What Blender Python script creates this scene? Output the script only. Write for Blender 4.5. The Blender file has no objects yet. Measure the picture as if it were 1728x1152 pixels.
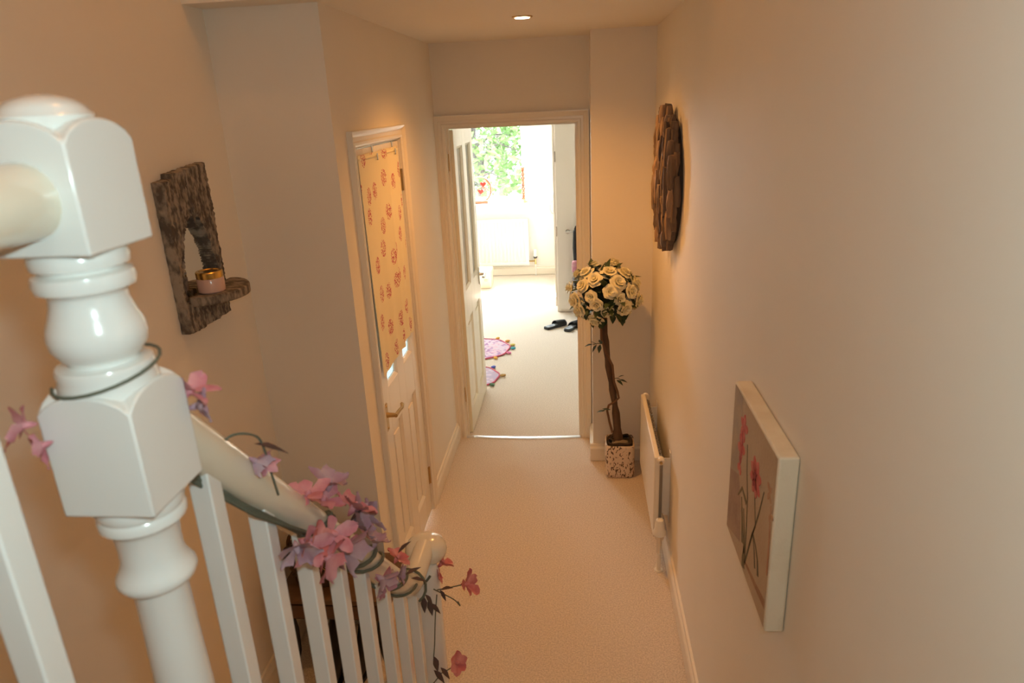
import bpy, bmesh, math, random
from mathutils import Vector, Matrix, Euler, noise
rnd = random.Random(7)
C = bpy.context.scene.collection
SC = bpy.context.scene
R = math.radians

# ------------------------------------------------------------------ camera
F, YAW, PITCH, ROLL = 1177.4, R(-5.93), R(18.86), R(-2.705)
CAM_Z = 2.12
cy, sy, cp, sp = math.cos(YAW), math.sin(YAW), math.cos(PITCH), math.sin(PITCH)
fw = Vector((sy*cp, cy*cp, -sp)); r0 = Vector((cy, -sy, 0)); u0 = r0.cross(fw)
cr = r0*math.cos(ROLL) + u0*math.sin(ROLL); cu = -r0*math.sin(ROLL) + u0*math.cos(ROLL)
cam_d = bpy.data.cameras.new('camera'); cam = bpy.data.objects.new('camera', cam_d); C.objects.link(cam)
cam.matrix_world = Matrix(((cr.x, cu.x, -fw.x, 0), (cr.y, cu.y, -fw.y, 0), (cr.z, cu.z, -fw.z, CAM_Z), (0, 0, 0, 1)))
cam_d.sensor_width = 36; cam_d.sensor_fit = 'HORIZONTAL'; cam_d.lens = F*36/1728
cam_d.clip_start = .02
cam_d.dof.use_dof = True; cam_d.dof.focus_distance = 3.2; cam_d.dof.aperture_fstop = 6.3
SC.camera = cam

# ------------------------------------------------------------------ light and exposure
SKY = 43.0
w = bpy.data.worlds.new('world'); SC.world = w; w.use_nodes = True
bg = w.node_tree.nodes['Background']; bg.inputs[0].default_value = (.83, .93, 1, 1); bg.inputs[1].default_value = SKY

def light(name, kind, loc, power, col, **k):
    d = bpy.data.lights.new(name, kind); d.energy = power; d.color = col
    for a, v in k.items(): setattr(d, a, v)
    o = bpy.data.objects.new(name, d); C.objects.link(o); o.location = loc
    return o
def aim(o, d): o.rotation_euler = Vector(d).to_track_quat('-Z', 'Y').to_euler()
sun = light('sun', 'SUN', (0, 14, 10), 85.0, (1, .95, .88), angle=R(.6)); aim(sun, (.22, -.56, -.93))
# a warm lamp on the upper-floor ceiling above the stairwell, a plain bulb over the landing, and the camera's own flash
light('upstairs_lamp', 'POINT', (.08, 1.25, 4.6), 17, (1, .42, .09), shadow_soft_size=.03)
light('landing_bulb', 'POINT', (.0, -.45, 2.75), 3, (.9, .95, .9), shadow_soft_size=.035)
fl = light('camera_flash', 'SPOT', (.04, .0, 2.2), 15.5, (.74, .98, 1), shadow_soft_size=.02, spot_size=R(115), spot_blend=.45); aim(fl, fw)
def portal(name, loc, d, sx, sz):
    o = light(name, 'AREA', loc, 1, (1, 1, 1), shape='RECTANGLE', size=sx, size_y=sz); aim(o, d); o.data.cycles.is_portal = True
portal('daylight_portal_bedroom', (-1.45, 8.98, 1.615), (0, -1, 0), 1.6, 1.37)
SC.view_settings.view_transform = 'Standard'; SC.view_settings.look = 'None'
SC.view_settings.exposure = 0.08; SC.view_settings.gamma = 1; SC.view_settings.use_curve_mapping = False
SC.cycles.use_denoising = True; SC.cycles.max_bounces = 7; SC.cycles.diffuse_bounces = 6; SC.cycles.adaptive_threshold = .02
SC.cycles.sample_clamp_indirect = 8

# ------------------------------------------------------------------ materials
def mat(name, col, rough=.5, metal=0, col2=None, scale=8, bump=0, bscale=None, coat=0, detail=4, lo=.35, hi=.65, stretch=None, spec=.5):
    m = bpy.data.materials.new(name); m.use_nodes = True; nt = m.node_tree; N = nt.nodes; L = nt.links
    b = N['Principled BSDF']; b.inputs['Base Color'].default_value = (*col, 1); b.inputs['Roughness'].default_value = rough
    b.inputs['Metallic'].default_value = metal; b.inputs['Specular IOR Level'].default_value = spec
    if coat: b.inputs['Coat Weight'].default_value = coat; b.inputs['Coat Roughness'].default_value = .08
    if col2 or bump:
        tc = N.new('ShaderNodeTexCoord'); v = tc.outputs['Object']
        if stretch:
            mp = N.new('ShaderNodeMapping'); mp.inputs['Scale'].default_value = stretch; L.new(v, mp.inputs['Vector']); v = mp.outputs[0]
    if col2:
        n = N.new('ShaderNodeTexNoise'); n.inputs['Scale'].default_value = scale; n.inputs['Detail'].default_value = detail; L.new(v, n.inputs['Vector'])
        mr = N.new('ShaderNodeMapRange'); mr.inputs[1].default_value = lo; mr.inputs[2].default_value = hi; L.new(n.outputs[0], mr.inputs[0])
        mx = N.new('ShaderNodeMix'); mx.data_type = 'RGBA'; mx.inputs[6].default_value = (*col, 1); mx.inputs[7].default_value = (*col2, 1)
        L.new(mr.outputs[0], mx.inputs[0]); L.new(mx.outputs[2], b.inputs['Base Color'])
    if bump:
        n2 = N.new('ShaderNodeTexNoise'); n2.inputs['Scale'].default_value = bscale or scale; n2.inputs['Detail'].default_value = 3; L.new(v, n2.inputs['Vector'])
        bp = N.new('ShaderNodeBump'); bp.inputs['Strength'].default_value = bump; bp.inputs['Distance'].default_value = .004
        L.new(n2.outputs[0], bp.inputs['Height']); L.new(bp.outputs[0], b.inputs['Normal'])
    return m
MT = {}
MT['wall'] = mat('cream_wall_paint', (.84, .785, .69), .7, col2=(.825, .77, .67), scale=2.5, bump=.08, bscale=60, spec=.3)
MT['ceil'] = mat('ceiling_paint', (.85, .80, .71), .75, spec=.3)
MT['bedwall'] = mat('white_bedroom_paint', (.86, .84, .79), .7, spec=.3)
MT['carpet'] = mat('beige_carpet', (.77, .675, .57), .95, col2=(.58, .50, .42), scale=150, bump=.5, bscale=230, spec=.1, detail=2)
MT['gloss'] = mat('cream_gloss_paint', (.83, .77, .66), .28, coat=.25)
MT['white'] = mat('white_gloss_paint', (.82, .82, .78), .2, coat=.5)
MT['rail'] = mat('ivory_gloss_paint', (.80, .74, .60), .2, coat=.5)
MT['door2'] = mat('ivory_door_paint', (.86, .80, .62), .3, coat=.2)
MT['rad'] = mat('radiator_enamel', (.83, .78, .68), .35)
MT['radw'] = mat('white_radiator_enamel', (.86, .85, .80), .35)
MT['brass'] = mat('aged_brass', (.55, .38, .16), .3, 1)
MT['chrome'] = mat('chrome', (.75, .74, .72), .15, 1)
MT['steel'] = mat('threshold_aluminium', (.8, .8, .82), .3, 1)
MT['black'] = mat('black_plastic', (.012, .012, .013), .5)
MT['gold'] = mat('gold_lid', (.75, .50, .16), .25, 1)
MT['darkgap'] = mat('dark_gap', (.06, .045, .03), .9)
def glass_mat(name, col, rough=.0):
    m = mat(name, col, rough); b = m.node_tree.nodes['Principled BSDF']; b.inputs['Transmission Weight'].default_value = 1; b.inputs['IOR'].default_value = 1.1; return m
def frosted(name, col):
    m = bpy.data.materials.new(name); m.use_nodes = True; N = m.node_tree.nodes; L = m.node_tree.links
    t = N.new('ShaderNodeBsdfTranslucent'); t.inputs[0].default_value = (*col, 1); g = N.new('ShaderNodeBsdfGlossy'); g.inputs['Roughness'].default_value = .25
    mx = N.new('ShaderNodeMixShader'); mx.inputs[0].default_value = .12; L.new(t.outputs[0], mx.inputs[1]); L.new(g.outputs[0], mx.inputs[2]); L.new(mx.outputs[0], N['Material Output'].inputs[0]); return m
MT['frost'] = frosted('frosted_glass', (.195, .215, .215))
MT['reeded'] = mat('reeded_glass', (.62, .62, .55), .15, bump=.5, bscale=60)
def thin_glass(name):
    m = bpy.data.materials.new(name); m.use_nodes = True; N = m.node_tree.nodes; L = m.node_tree.links
    t = N.new('ShaderNodeBsdfTransparent'); t.inputs[0].default_value = (.97, .98, .98, 1); g = N.new('ShaderNodeBsdfGlossy'); g.inputs['Roughness'].default_value = .0
    mx = N.new('ShaderNodeMixShader'); mx.inputs[0].default_value = .05; L.new(t.outputs[0], mx.inputs[1]); L.new(g.outputs[0], mx.inputs[2]); L.new(mx.outputs[0], N['Material Output'].inputs[0]); return m
MT['pane'] = thin_glass('clear_window_glass')
MT['mirror'] = mat('mirror_silver', (.86, .88, .86), .02, 1)
def emit(name, col, s):
    m = bpy.data.materials.new(name); m.use_nodes = True; N = m.node_tree.nodes; e = N.new('ShaderNodeEmission'); e.inputs[0].default_value = (*col, 1); e.inputs[1].default_value = s
    m.node_tree.links.new(e.outputs[0], N['Material Output'].inputs[0]); return m

# ------------------------------------------------------------------ mesh helpers
class MB:
    def __init__(s): s.v = []; s.f = []
    def add(s, vs, fs):
        o = len(s.v); s.v += [tuple(p) for p in vs]; s.f += [tuple(i+o for i in f) for f in fs]; return s
    def box(s, x0, x1, y0, y1, z0, z1):
        return s.add([(x, y, z) for x in (x0, x1) for y in (y0, y1) for z in (z0, z1)],
                     [(0, 1, 3, 2), (4, 6, 7, 5), (0, 4, 5, 1), (2, 3, 7, 6), (0, 2, 6, 4), (1, 5, 7, 3)])
    def tube(s, pts, rad, n=10, caps=True):
        pts = [Vector(p) for p in pts]; k = len(pts); rads = rad if isinstance(rad, (list, tuple)) else [rad]*k
        t0 = (pts[1]-pts[0]).normalized(); a = Vector((0, 0, 1)) if abs(t0.z) < .9 else Vector((1, 0, 0))
        nrm = t0.cross(a).normalized(); vs = []; fs = []
        for i, p in enumerate(pts):
            t = (pts[min(i+1, k-1)]-pts[max(i-1, 0)]).normalized()
            nrm = (nrm - t*nrm.dot(t)).normalized(); b = t.cross(nrm)
            for j in range(n):
                q = 2*math.pi*j/n; vs.append(p + (nrm*math.cos(q) + b*math.sin(q))*rads[i])
        for i in range(k-1):
            for j in range(n): fs.append((i*n+j, i*n+(j+1) % n, (i+1)*n+(j+1) % n, (i+1)*n+j))
        if caps: fs += [tuple(range(n))[::-1], tuple((k-1)*n+j for j in range(n))]
        return s.add(vs, fs)
    def lathe(s, prof, cx, cy_, n=32, sx=1, sy_=1, sq=None):
        vs = []; fs = []; k = len(prof)
        for (rr, z) in prof:
            for j in range(n):
                q = 2*math.pi*j/n; c, d = math.cos(q), math.sin(q)
                if sq:
                    m = (abs(c)**sq + abs(d)**sq)**(-1/sq); c *= m; d *= m
                vs.append((cx+rr*c*sx, cy_+rr*d*sy_, z))
        for i in range(k-1):
            for j in range(n): fs.append((i*n+j, i*n+(j+1) % n, (i+1)*n+(j+1) % n, (i+1)*n+j))
        fs += [tuple(range(n))[::-1], tuple((k-1)*n+j for j in range(n))]
        return s.add(vs, fs)
    def prism(s, poly, axis, a0, a1):
        n = len(poly)
        def P(p, a): return {'x': (a, p[0], p[1]), 'y': (p[0], a, p[1]), 'z': (p[0], p[1], a)}[axis]
        return s.add([P(p, a0) for p in poly]+[P(p, a1) for p in poly],
                     [tuple(range(n)), tuple(range(2*n-1, n-1, -1))]+[(i, i+n, (i+1) % n+n, (i+1) % n) for i in range(n)])
ORG = {}
def finish(me, smooth=35):
    bm = bmesh.new(); bm.from_mesh(me); bmesh.ops.recalc_face_normals(bm, faces=bm.faces); bm.to_mesh(me); bm.free()
    if smooth:
        me.polygons.foreach_set('use_smooth', [True]*len(me.polygons)); me.set_sharp_from_angle(angle=R(smooth))
def link(name, me, parent=None):
    o = bpy.data.objects.new(name, me); C.objects.link(o)
    if parent: o.parent = parent; ORG[o.name] = ORG[parent.name]
    else: ORG[o.name] = Vector((0, 0, 0))
    return o
def obj(name, mb, m, parent=None, smooth=35, bev=0, seg=2, recalc=True):
    off = ORG[parent.name] if parent else Vector((0, 0, 0))
    me = bpy.data.meshes.new(name); me.from_pydata([tuple(Vector(p)-off) for p in mb.v], [], mb.f)
    if recalc: finish(me, smooth)
    else: me.polygons.foreach_set('use_smooth', [bool(smooth)]*len(me.polygons))
    me.materials.append(m if not isinstance(m, str) else MT[m])
    o = link(name, me, parent)
    if bev:
        b = o.modifiers.new('bevel', 'BEVEL'); b.width = bev; b.segments = seg; b.limit_method = 'ANGLE'; b.angle_limit = R(40); b.harden_normals = False
    return o
def tag(o, label, cat, group=None, kind=None):
    o['label'] = label; o['category'] = cat
    if group: o['group'] = group
    if kind: o['kind'] = kind
    return o
def thing(name, loc, label, cat, group=None, kind=None):
    o = bpy.data.objects.new(name, None); C.objects.link(o); o.location = loc; o.empty_display_size = .05; ORG[o.name] = Vector(loc)
    return tag(o, label, cat, group, kind)
def inst(name, me, parent, loc, rot=(0, 0, 0), sc=(1, 1, 1)):       # shared-mesh part, world location
    o = bpy.data.objects.new(name, me); C.objects.link(o); o.parent = parent; o.location = Vector(loc)-ORG[parent.name]
    o.rotation_euler = rot; o.scale = sc if not isinstance(sc, (int, float)) else (sc, sc, sc); ORG[o.name] = ORG[parent.name]; return o
def mesh(name, mb, m, smooth=35, recalc=True):
    me = bpy.data.meshes.new(name); me.from_pydata(mb.v, [], mb.f)
    if recalc: finish(me, smooth)
    else: me.polygons.foreach_set('use_smooth', [bool(smooth)]*len(me.polygons))
    me.materials.append(m if not isinstance(m, str) else MT[m]); return me
def struct(name, mb, m, label, cat, bev=0, smooth=35):
    return tag(obj(name, mb, m, None, smooth, bev), label, cat, kind='structure')

# ------------------------------------------------------------------ the setting
XL, XLL, XR, YF, YD, ZC, YP = -.83, -1.22, .407, 2.42, 4.20, 2.455, 3.89
BX0, BX1, BY = -2.6, 1.2, 8.84
struct('floor', MB().box(XLL-.1, XR+.1, -1.9, YD, -.1, 0), 'carpet', 'beige carpet of the hall', 'floor')
struct('floor_bedroom', MB().box(BX0-.1, BX1+.1, YD, BY+.3, -.1, 0), 'carpet', 'beige carpet of the sunlit bedroom', 'floor')
struct('wall_left', MB().box(XLL-.12, XLL, -1.9, YF+.1, 0, 5.1), 'wall', 'cream wall behind the driftwood mirror', 'wall')
struct('wall_return', MB().box(XLL, XL, YF, YF+.1, 0, ZC), 'wall', 'short cream wall facing the stairs beside the curtained door', 'wall')
D1A, D1B, D1H = 2.612, 3.318, 1.99
struct('wall_door_side', MB().box(XL-.1, XL, YF+.1, D1A, 0, ZC).box(XL-.1, XL, D1B, YD, 0, ZC).box(XL-.1, XL, D1A, D1B, D1H, ZC), 'wall', 'cream hall wall holding the curtained door', 'wall')
D2A, D2B, D2H = -.80, .022, 2.025
struct('wall_far', MB().box(BX0, D2A, YD, YD+.1, 0, 5.1).box(D2B, BX1, YD, YD+.1, 0, 5.1).box(D2A, D2B, YD, YD+.1, D2H, 5.1), 'wall', 'cream wall around the bedroom doorway', 'wall')
struct('wall_pier', MB().box(.07, XR, YP, YD, 0, ZC), 'wall', 'boxed cream pier behind the rose topiary', 'wall')
struct('wall_right', MB().box(XR, XR+.12, -1.9, YD, 0, 5.1), 'wall', 'long cream wall with the canvas and driftwood roundel', 'wall')
struct('ceiling', MB().box(XLL-.12, XR+.12, 2.29, YD, ZC, ZC+.25), 'ceil', 'cream hall ceiling with one downlight', 'ceiling')
struct('wall_left_upper', MB().box(XLL-.12, XLL, YF+.1, YD, ZC, 5.1), 'wall', 'upstairs wall above the side room', 'wall')
struct('ceiling_landing', MB().box(XLL-.12, XR+.12, -1.9, YD+.1, 5.0, 5.1), 'ceil', 'ceiling high above the stairwell', 'ceiling')
struct('wall_back', MB().box(XLL-.12, XR+.12, -1.9, -1.8, 0, 5.1), 'wall', 'landing wall at the photographer\'s back', 'wall')
struct('floor_landing', MB().box(-.40, XR, -1.8, .6, .94, 1.14), 'carpet', 'carpeted landing at the top of the short stair', 'floor')
st = MB()
for i in range(5): st.box(-.40, XR, .6, 1.6-.2*i, .19*i, .19*(i+1))
struct('stairs', st, 'carpet', 'carpeted stair flight down to the hall beside the balustrade', 'stairs')
# bedroom shell
B1X0, B1X1, B1Z0, B1Z1 = -2.25, -.65, .93, 2.30
struct('wall_bedroom_far', MB().box(BX0, B1X0, BY, BY+.26, 0, 2.6).box(B1X1, BX1, BY, BY+.26, 0, 2.6).box(B1X0, B1X1, BY, BY+.26, 0, B1Z0-.03).box(B1X0, B1X1, BY, BY+.26, B1Z1, 2.6), 'bedwall', 'sunlit bedroom wall around the garden window', 'wall')
struct('wall_bedroom_left', MB().box(BX0-.1, BX0, YD, BY+.26, 0, 2.6), 'bedwall', 'bedroom wall hidden behind the open door', 'wall')
struct('wall_bedroom_right', MB().box(BX1, BX1+.1, YD, BY+.26, 0, 2.6), 'bedwall', 'bedroom wall behind the white wardrobe', 'wall')
struct('ceiling_bedroom', MB().box(BX0-.1, BX1+.1, YD+.1, BY+.26, ZC, 2.6), 'bedwall', 'bedroom ceiling', 'ceiling')
struct('ground', MB().box(-14, 14, BY+.26, 30, -.4, -.3), mat('neutral_ground', (.30, .285, .265), .9, col2=(.24, .23, .21), scale=3), 'plain grey ground outside the bedroom window, made up in place of lawn', 'patio')  # grey paving made up in place of lawn, to keep green bounce light out

def skirt(name, axis, a0, a1, at, sgn, label):        # moulded skirting board: profile (distance from the wall, z)
    prof = [(0, .004), (.019, .004), (.019, .083), (.015, .092), (.011, .096), (.009, .112), (0, .114)]
    poly = [(at+sgn*d, z) for d, z in prof]
    mb = MB().prism(poly, 'y', a0, a1) if axis == 'y' else MB().prism(poly, 'x', a0, a1)
    return struct(name, mb, 'gloss', label, 'skirting board', smooth=20)
skirt('baseboard_left', 'y', -1.8, YF, XLL, 1, 'cream skirting along the wall under the mirror')
skirt('baseboard_return', 'x', XLL+.019, XL, YF, -1, 'cream skirting of the short wall facing the stairs')
skirt('baseboard_door_side', 'y', 3.38, 4.178, XL, 1, 'cream skirting between the curtained door and the bedroom doorway')
skirt('baseboard_right', 'y', 1.6, YP, XR, -1, 'cream skirting along the right-hand wall under the radiator')
skirt('baseboard_pier', 'x', .051, XR-.019, YP, -1, 'cream skirting across the pier behind the topiary')
skirt('baseboard_pier_side', 'y', YP, 4.178, .07, -1, 'short cream skirting on the side of the pier')
skirt('baseboard_bedroom', 'x', BX0, -.24, BY, -1, 'cream skirting under the bedroom radiator')
# threshold strip, slightly bowed
ts = MB(); n = 14; prof = [(-.016, .0), (-.013, .005), (0, .0075), (.013, .005), (.016, .0)]
vs = [(-.772+.765*i/n, 4.205-.022*math.sin(math.pi*i/n)+d, z+.001) for i in range(n+1) for d, z in prof]
ts.add(vs, [(i*5+j, i*5+j+1, (i+1)*5+j+1, (i+1)*5+j) for i in range(n) for j in range(4)])
struct('trim_1', ts, 'steel', 'bright metal carpet strip across the bedroom threshold', 'threshold strip')

# ------------------------------------------------------------------ panelled, glazed door leaves
def architrave(w_, t, z1, a0, a1, mp):          # mitred moulding round an opening: mp(a, outward, z)
    prof = [(0, 0), (0, .010), (.006, .014), (.016, .014), (.020, .009), (.034, .009), (.038, .014), (w_-.012, .018), (w_-.004, t), (w_, t), (w_, 0)]
    mb = MB(); k = len(prof); path = [lambda d: (a0-d, 0), lambda d: (a0-d, z1+d), lambda d: (a1+d, z1+d), lambda d: (a1+d, 0)]
    vs = [mp(p(d)[0], h, p(d)[1]) for p in path for d, h in prof]
    fs = [(i*k+j, i*k+(j+1) % k, (i+1)*k+(j+1) % k, (i+1)*k+j) for i in range(3) for j in range(k)] + [tuple(range(k)), tuple(3*k+j for j in range(k))]
    return mb.add(vs, fs)
def door_leaf(root, mp, wd, hg, paint, glass, lay):
    """mp(u, v, z): u across the leaf, v depth behind the visible face"""
    TH = .040
    s0, p1, m1, p2, s1 = lay               # left stile, pane, muntin, pane, right stile widths
    a = s0; b = a+p1; c = b+m1; d = c+p2
    def bx(mb, u0, u1, v0, v1, z0, z1):
        q = [mp(u, v, z) for u in (u0, u1) for v in (v0, v1) for z in (z0, z1)]
        return mb.add(q, [(0, 1, 3, 2), (4, 6, 7, 5), (0, 4, 5, 1), (2, 3, 7, 6), (0, 2, 6, 4), (1, 5, 7, 3)])
    fr = MB(); zb, zm0, zm1, zt = .155, .775, .975, hg-.105
    bx(fr, 0, a, 0, TH, .006, hg); bx(fr, d, wd, 0, TH, .006, hg); bx(fr, b, c, 0, TH, .006, hg)
    for u0, u1 in ((a, b), (c, d)):
        bx(fr, u0, u1, 0, TH, .006, zb); bx(fr, u0, u1, 0, TH, zm0, zm1); bx(fr, u0, u1, 0, TH, zt, hg)
    leaf = obj('door_leaf', fr, paint, root, bev=.0015, seg=1)
    for u0, u1 in ((a, b), (c, d)):
        for z0, z1, kind in ((zb, zm0, 'panel'), (zm1, zt, 'pane')):
            bd = MB()                       # sloped bead round the recess
            ring = [[(u0, .001, z0), (u1, .001, z0), (u1, .001, z1), (u0, .001, z1)], [(u0+.014, .012, z0+.014), (u1-.014, .012, z0+.014), (u1-.014, .012, z1-.014), (u0+.014, .012, z1-.014)],
                    [(u0+.014, .028, z0+.014), (u1-.014, .028, z0+.014), (u1-.014, .028, z1-.014), (u0+.014, .028, z1-.014)], [(u0, .039, z0), (u1, .039, z0), (u1, .039, z1), (u0, .039, z1)]]
            bd.add([mp(*p) for q in ring for p in q], [(i*4+j, i*4+(j+1) % 4, (i+1)*4+(j+1) % 4, (i+1)*4+j) for i in range(3) for j in range(4)])
            obj('bead', bd, paint, leaf, smooth=0)
            if kind == 'panel':
                pn = MB(); bx(pn, u0+.012, u1-.012, .014, .026, z0+.012, z1-.012); bx(pn, u0+.045, u1-.045, .007, .033, z0+.05, z1-.05)
                obj('panel', pn, paint, leaf, bev=.004)
            else:
                pn = MB(); bx(pn, u0+.012, u1-.012, .018, .022, z0+.012, z1-.012); obj('glass_pane', pn, glass, leaf)
    return leaf
def door_handle(leaf, X, Y, z, dirn, m='brass', side=1):
    h = MB().box(X, X+side*.006, Y-.019, Y+.019, z-.062, z+.062)
    o = obj('handle_plate', h, m, leaf, bev=.003)
    l = MB().tube([(X, Y, z+.012), (X+side*.016, Y, z+.012), (X+side*.046, Y, z+.012)], [.015, .011, .009], 14)
    l.tube([(X+side*.044, Y-dirn*.006, z+.012), (X+side*.048, Y+dirn*.05, z+.013), (X+side*.05, Y+dirn*.085, z+.008), (X+side*.046, Y+dirn*.108, z+.014), (X+side*.04, Y+dirn*.112, z+.018)], [.009, .0075, .007, .0085, .006], 12)
    for dz in (-.05, .05): l.tube([(X+side*.004, Y, z+dz), (X+side*.008, Y, z+dz)], .005, 8)
    obj('handle_lever', l, m, leaf)
def hinge(leaf, X, Y, z, m='brass'):
    h = MB().box(X-.001, X+.004, Y-.012, Y+.016, z-.05, z+.05); h.tube([(X+.005, Y, z-.05), (X+.005, Y, z+.05)], .005, 8)
    obj('hinge', h, m, leaf)

# door_1: the closed, curtained door in the hall's left side
d1 = thing('door_1', (XL, 2.965, 0), 'cream half-glazed panel door hung with floral curtains', 'door', kind='structure')
DX = XL-.004
mp1 = lambda u, v, z: (DX-v, 2.622+u, z)
leaf1 = door_leaf(d1, mp1, .686, 1.978, 'gloss', 'frost', (.122, .170, .114, .170, .110))
door_handle(leaf1, DX, 2.664, .868, 1)
for z in (1.80, .22): hinge(leaf1, DX, 3.311, z)
obj('architrave', architrave(.058, .022, D1H+.0, D1A, D1B, lambda a, o, z: (XL+o, a, z)), 'gloss', d1, smooth=25)
obj('door_lining', MB().box(XL-.1, XL, D1A, 2.619, 0, D1H).box(XL-.1, XL, 3.311, D1B, 0, D1H).box(XL-.1, XL, D1A, D1B, 1.983, D1H+.002)
    .box(XL-.1, XL-.048, 2.619, 2.634, 0, 1.983).box(XL-.1, XL-.048, 3.296, 3.311, 0, 1.983).box(XL-.1, XL-.048, 2.634, 3.296, 1.968, 1.983), 'gloss', d1)

# door_2: the open door into the bedroom
d2 = thing('door_2', (-.39, YD, 0), 'ivory glazed panel door standing open into the bright bedroom', 'door', kind='structure')
mp2 = lambda u, v, z: (-.737-v, 4.262+u, z)
leaf2 = door_leaf(d2, mp2, .762, 1.985, 'door2', 'reeded', (.1, .215, .13, .215, .102))
door_handle(leaf2, -.737, 4.965, .93, -1, 'chrome')
door_handle(leaf2, -.777, 4.965, .93, -1, 'chrome', -1)
for z in (1.80, .30):
    h = MB().box(-.768, -.764, 4.222, 4.262, z-.05, z+.05); h.tube([(-.764, 4.258, z-.05), (-.764, 4.258, z+.05)], .006, 8); obj('hinge', h, 'brass', d2)
obj('architrave', architrave(.066, .022, 2.0, -.773, -.002, lambda a, o, z: (a, YD-o, z)), 'gloss', d2, smooth=25)
obj('door_lining', MB().box(D2A, -.770, YD, YD+.11, 0, 2.003).box(-.004, D2B, YD, YD+.11, 0, 2.003).box(D2A, D2B, YD, YD+.11, 2.003, D2H)
    .box(-.770, -.757, YD+.03, YD+.055, 0, 2.003).box(-.017, -.004, YD+.03, YD+.055, 0, 2.003).box(-.757, -.017, YD+.03, YD+.055, 1.99, 2.003), 'gloss', d2)

# window_1: bedroom window over the garden
wn = thing('window_1', (-1.3, BY+.2, B1Z0), 'white framed bedroom window full of overexposed greenery', 'window', kind='structure')
yw = BY+.17
fr = MB()
for a in ((B1X0, B1X1, B1Z0, B1Z0+.055), (B1X0, B1X1, B1Z1-.055, B1Z1)): fr.box(a[0], a[1], yw, yw+.06, a[2], a[3])
for x in (B1X0, -1.48, B1X1-.055): fr.box(x, x+.055, yw, yw+.06, B1Z0+.055, B1Z1-.055)
obj('window_frame', fr, 'white', wn, bev=.004)
for x0, x1 in ((B1X0+.05, -1.475), (-1.43, B1X1-.05)): obj('window_pane', MB().box(x0, x1, yw+.026, yw+.032, B1Z0+.05, B1Z1-.05), 'pane', wn)
obj('window_sill', MB().box(B1X0-.04, B1X1+.04, BY-.07, BY, B1Z0-.03, B1Z0).box(B1X0, B1X1, BY, yw+.01, B1Z0-.03, B1Z0), 'white', wn, bev=.006)
# ------------------------------------------------------------------ newel, balustrade, handrail
NX, NY = -.443, .575
def newel_block(mb, z0, z1, hw, arch):       # square block whose four faces end in shallow arcs
    n = 10; zs = lambda t: z1 - arch*(1-math.sqrt(max(0, 1-(abs(t)*.96)**2)))
    ring = []
    for s in range(4):
        for i in range(n):
            t = -1+2*i/n; c = [(t, -1), (1, t), (-t, 1), (-1, -t)][s]; ring.append((NX+hw*c[0], NY+hw*c[1], zs(t)))
    k = len(ring); vs = [(x, y, z0) for x, y, z in ring]+ring+[(NX+(x-NX)*.86, NY+(y-NY)*.86, z+.001+.006*0) for x, y, z in ring]+[(NX, NY, z1+.002)]
    # the shoulder inside the arcs is a shallow dome
    for i in range(k):
        x, y, z = ring[i]; vs[2*k+i] = (NX+(x-NX)*.86, NY+(y-NY)*.86, max(z, z1-arch*.55)+.001)
    fs = [tuple(range(k))]+[(i, (i+1) % k, k+(i+1) % k, k+i) for i in range(k)]+[(k+i, k+(i+1) % k, 2*k+(i+1) % k, 2*k+i) for i in range(k)]+[(2*k+i, 2*k+(i+1) % k, 3*k) for i in range(k)]
    mb.add(vs, fs)
nw = thing('newel_post', (NX, NY, 0), 'tall turned white newel post with two square blocks and a bulb between them', 'newel post')
mb = MB(); newel_block(mb, 2.016, 2.124, .045, .026); obj('top_block', mb, 'white', nw, smooth=30, bev=.002)
mb = MB(); newel_block(mb, 1.768, 1.890, .045, .024); obj('rail_block', mb, 'white', nw, smooth=30, bev=.002)
obj('cap', MB().lathe([(.030, 2.110), (.036, 2.121), (.038, 2.127), (.034, 2.131), (.033, 2.133), (.026, 2.139), (.014, 2.143), (.004, 2.1445)], NX, NY), 'white', nw)
obj('turned_bulb', MB().lathe([(.036, 2.02), (.039, 2.014), (.041, 2.008), (.040, 2.001), (.034, 1.999), (.034, 1.997), (.041, 1.994), (.0425, 1.987), (.041, 1.981), (.034, 1.978), (.0325, 1.974), (.033, 1.967), (.036, 1.957), (.0405, 1.946), (.042, 1.937), (.0405, 1.927), (.036, 1.919), (.030, 1.9135), (.030, 1.911), (.041, 1.909), (.0425, 1.905), (.0415, 1.899), (.0425, 1.895), (.0435, 1.886), (.043, 1.876)], NX, NY, 40), 'white', nw, smooth=50)
obj('turned_shaft', MB().lathe([(.036, 1.775), (.040, 1.766), (.0415, 1.758), (.039, 1.752), (.0415, 1.748), (.041, 1.741), (.034, 1.737), (.0315, 1.731), (.030, 1.715), (.0300, 1.700), (.0315, 1.692), (.035, 1.685), (.0385, 1.679), (.039, 1.674), (.0365, 1.669), (.028, 1.667), (.0265, 1.660), (.0270, 1.60), (.030, 1.45), (.034, 1.32), (.032, 1.24), (.041, 1.23), (.041, 1.2), (.034, 1.19)], NX, NY, 40), 'white', nw, smooth=50)
obj('base_block', MB().box(NX-.045, NX+.045, NY-.045, NY+.045, .3, 1.2), 'white', nw, bev=.003)

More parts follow.
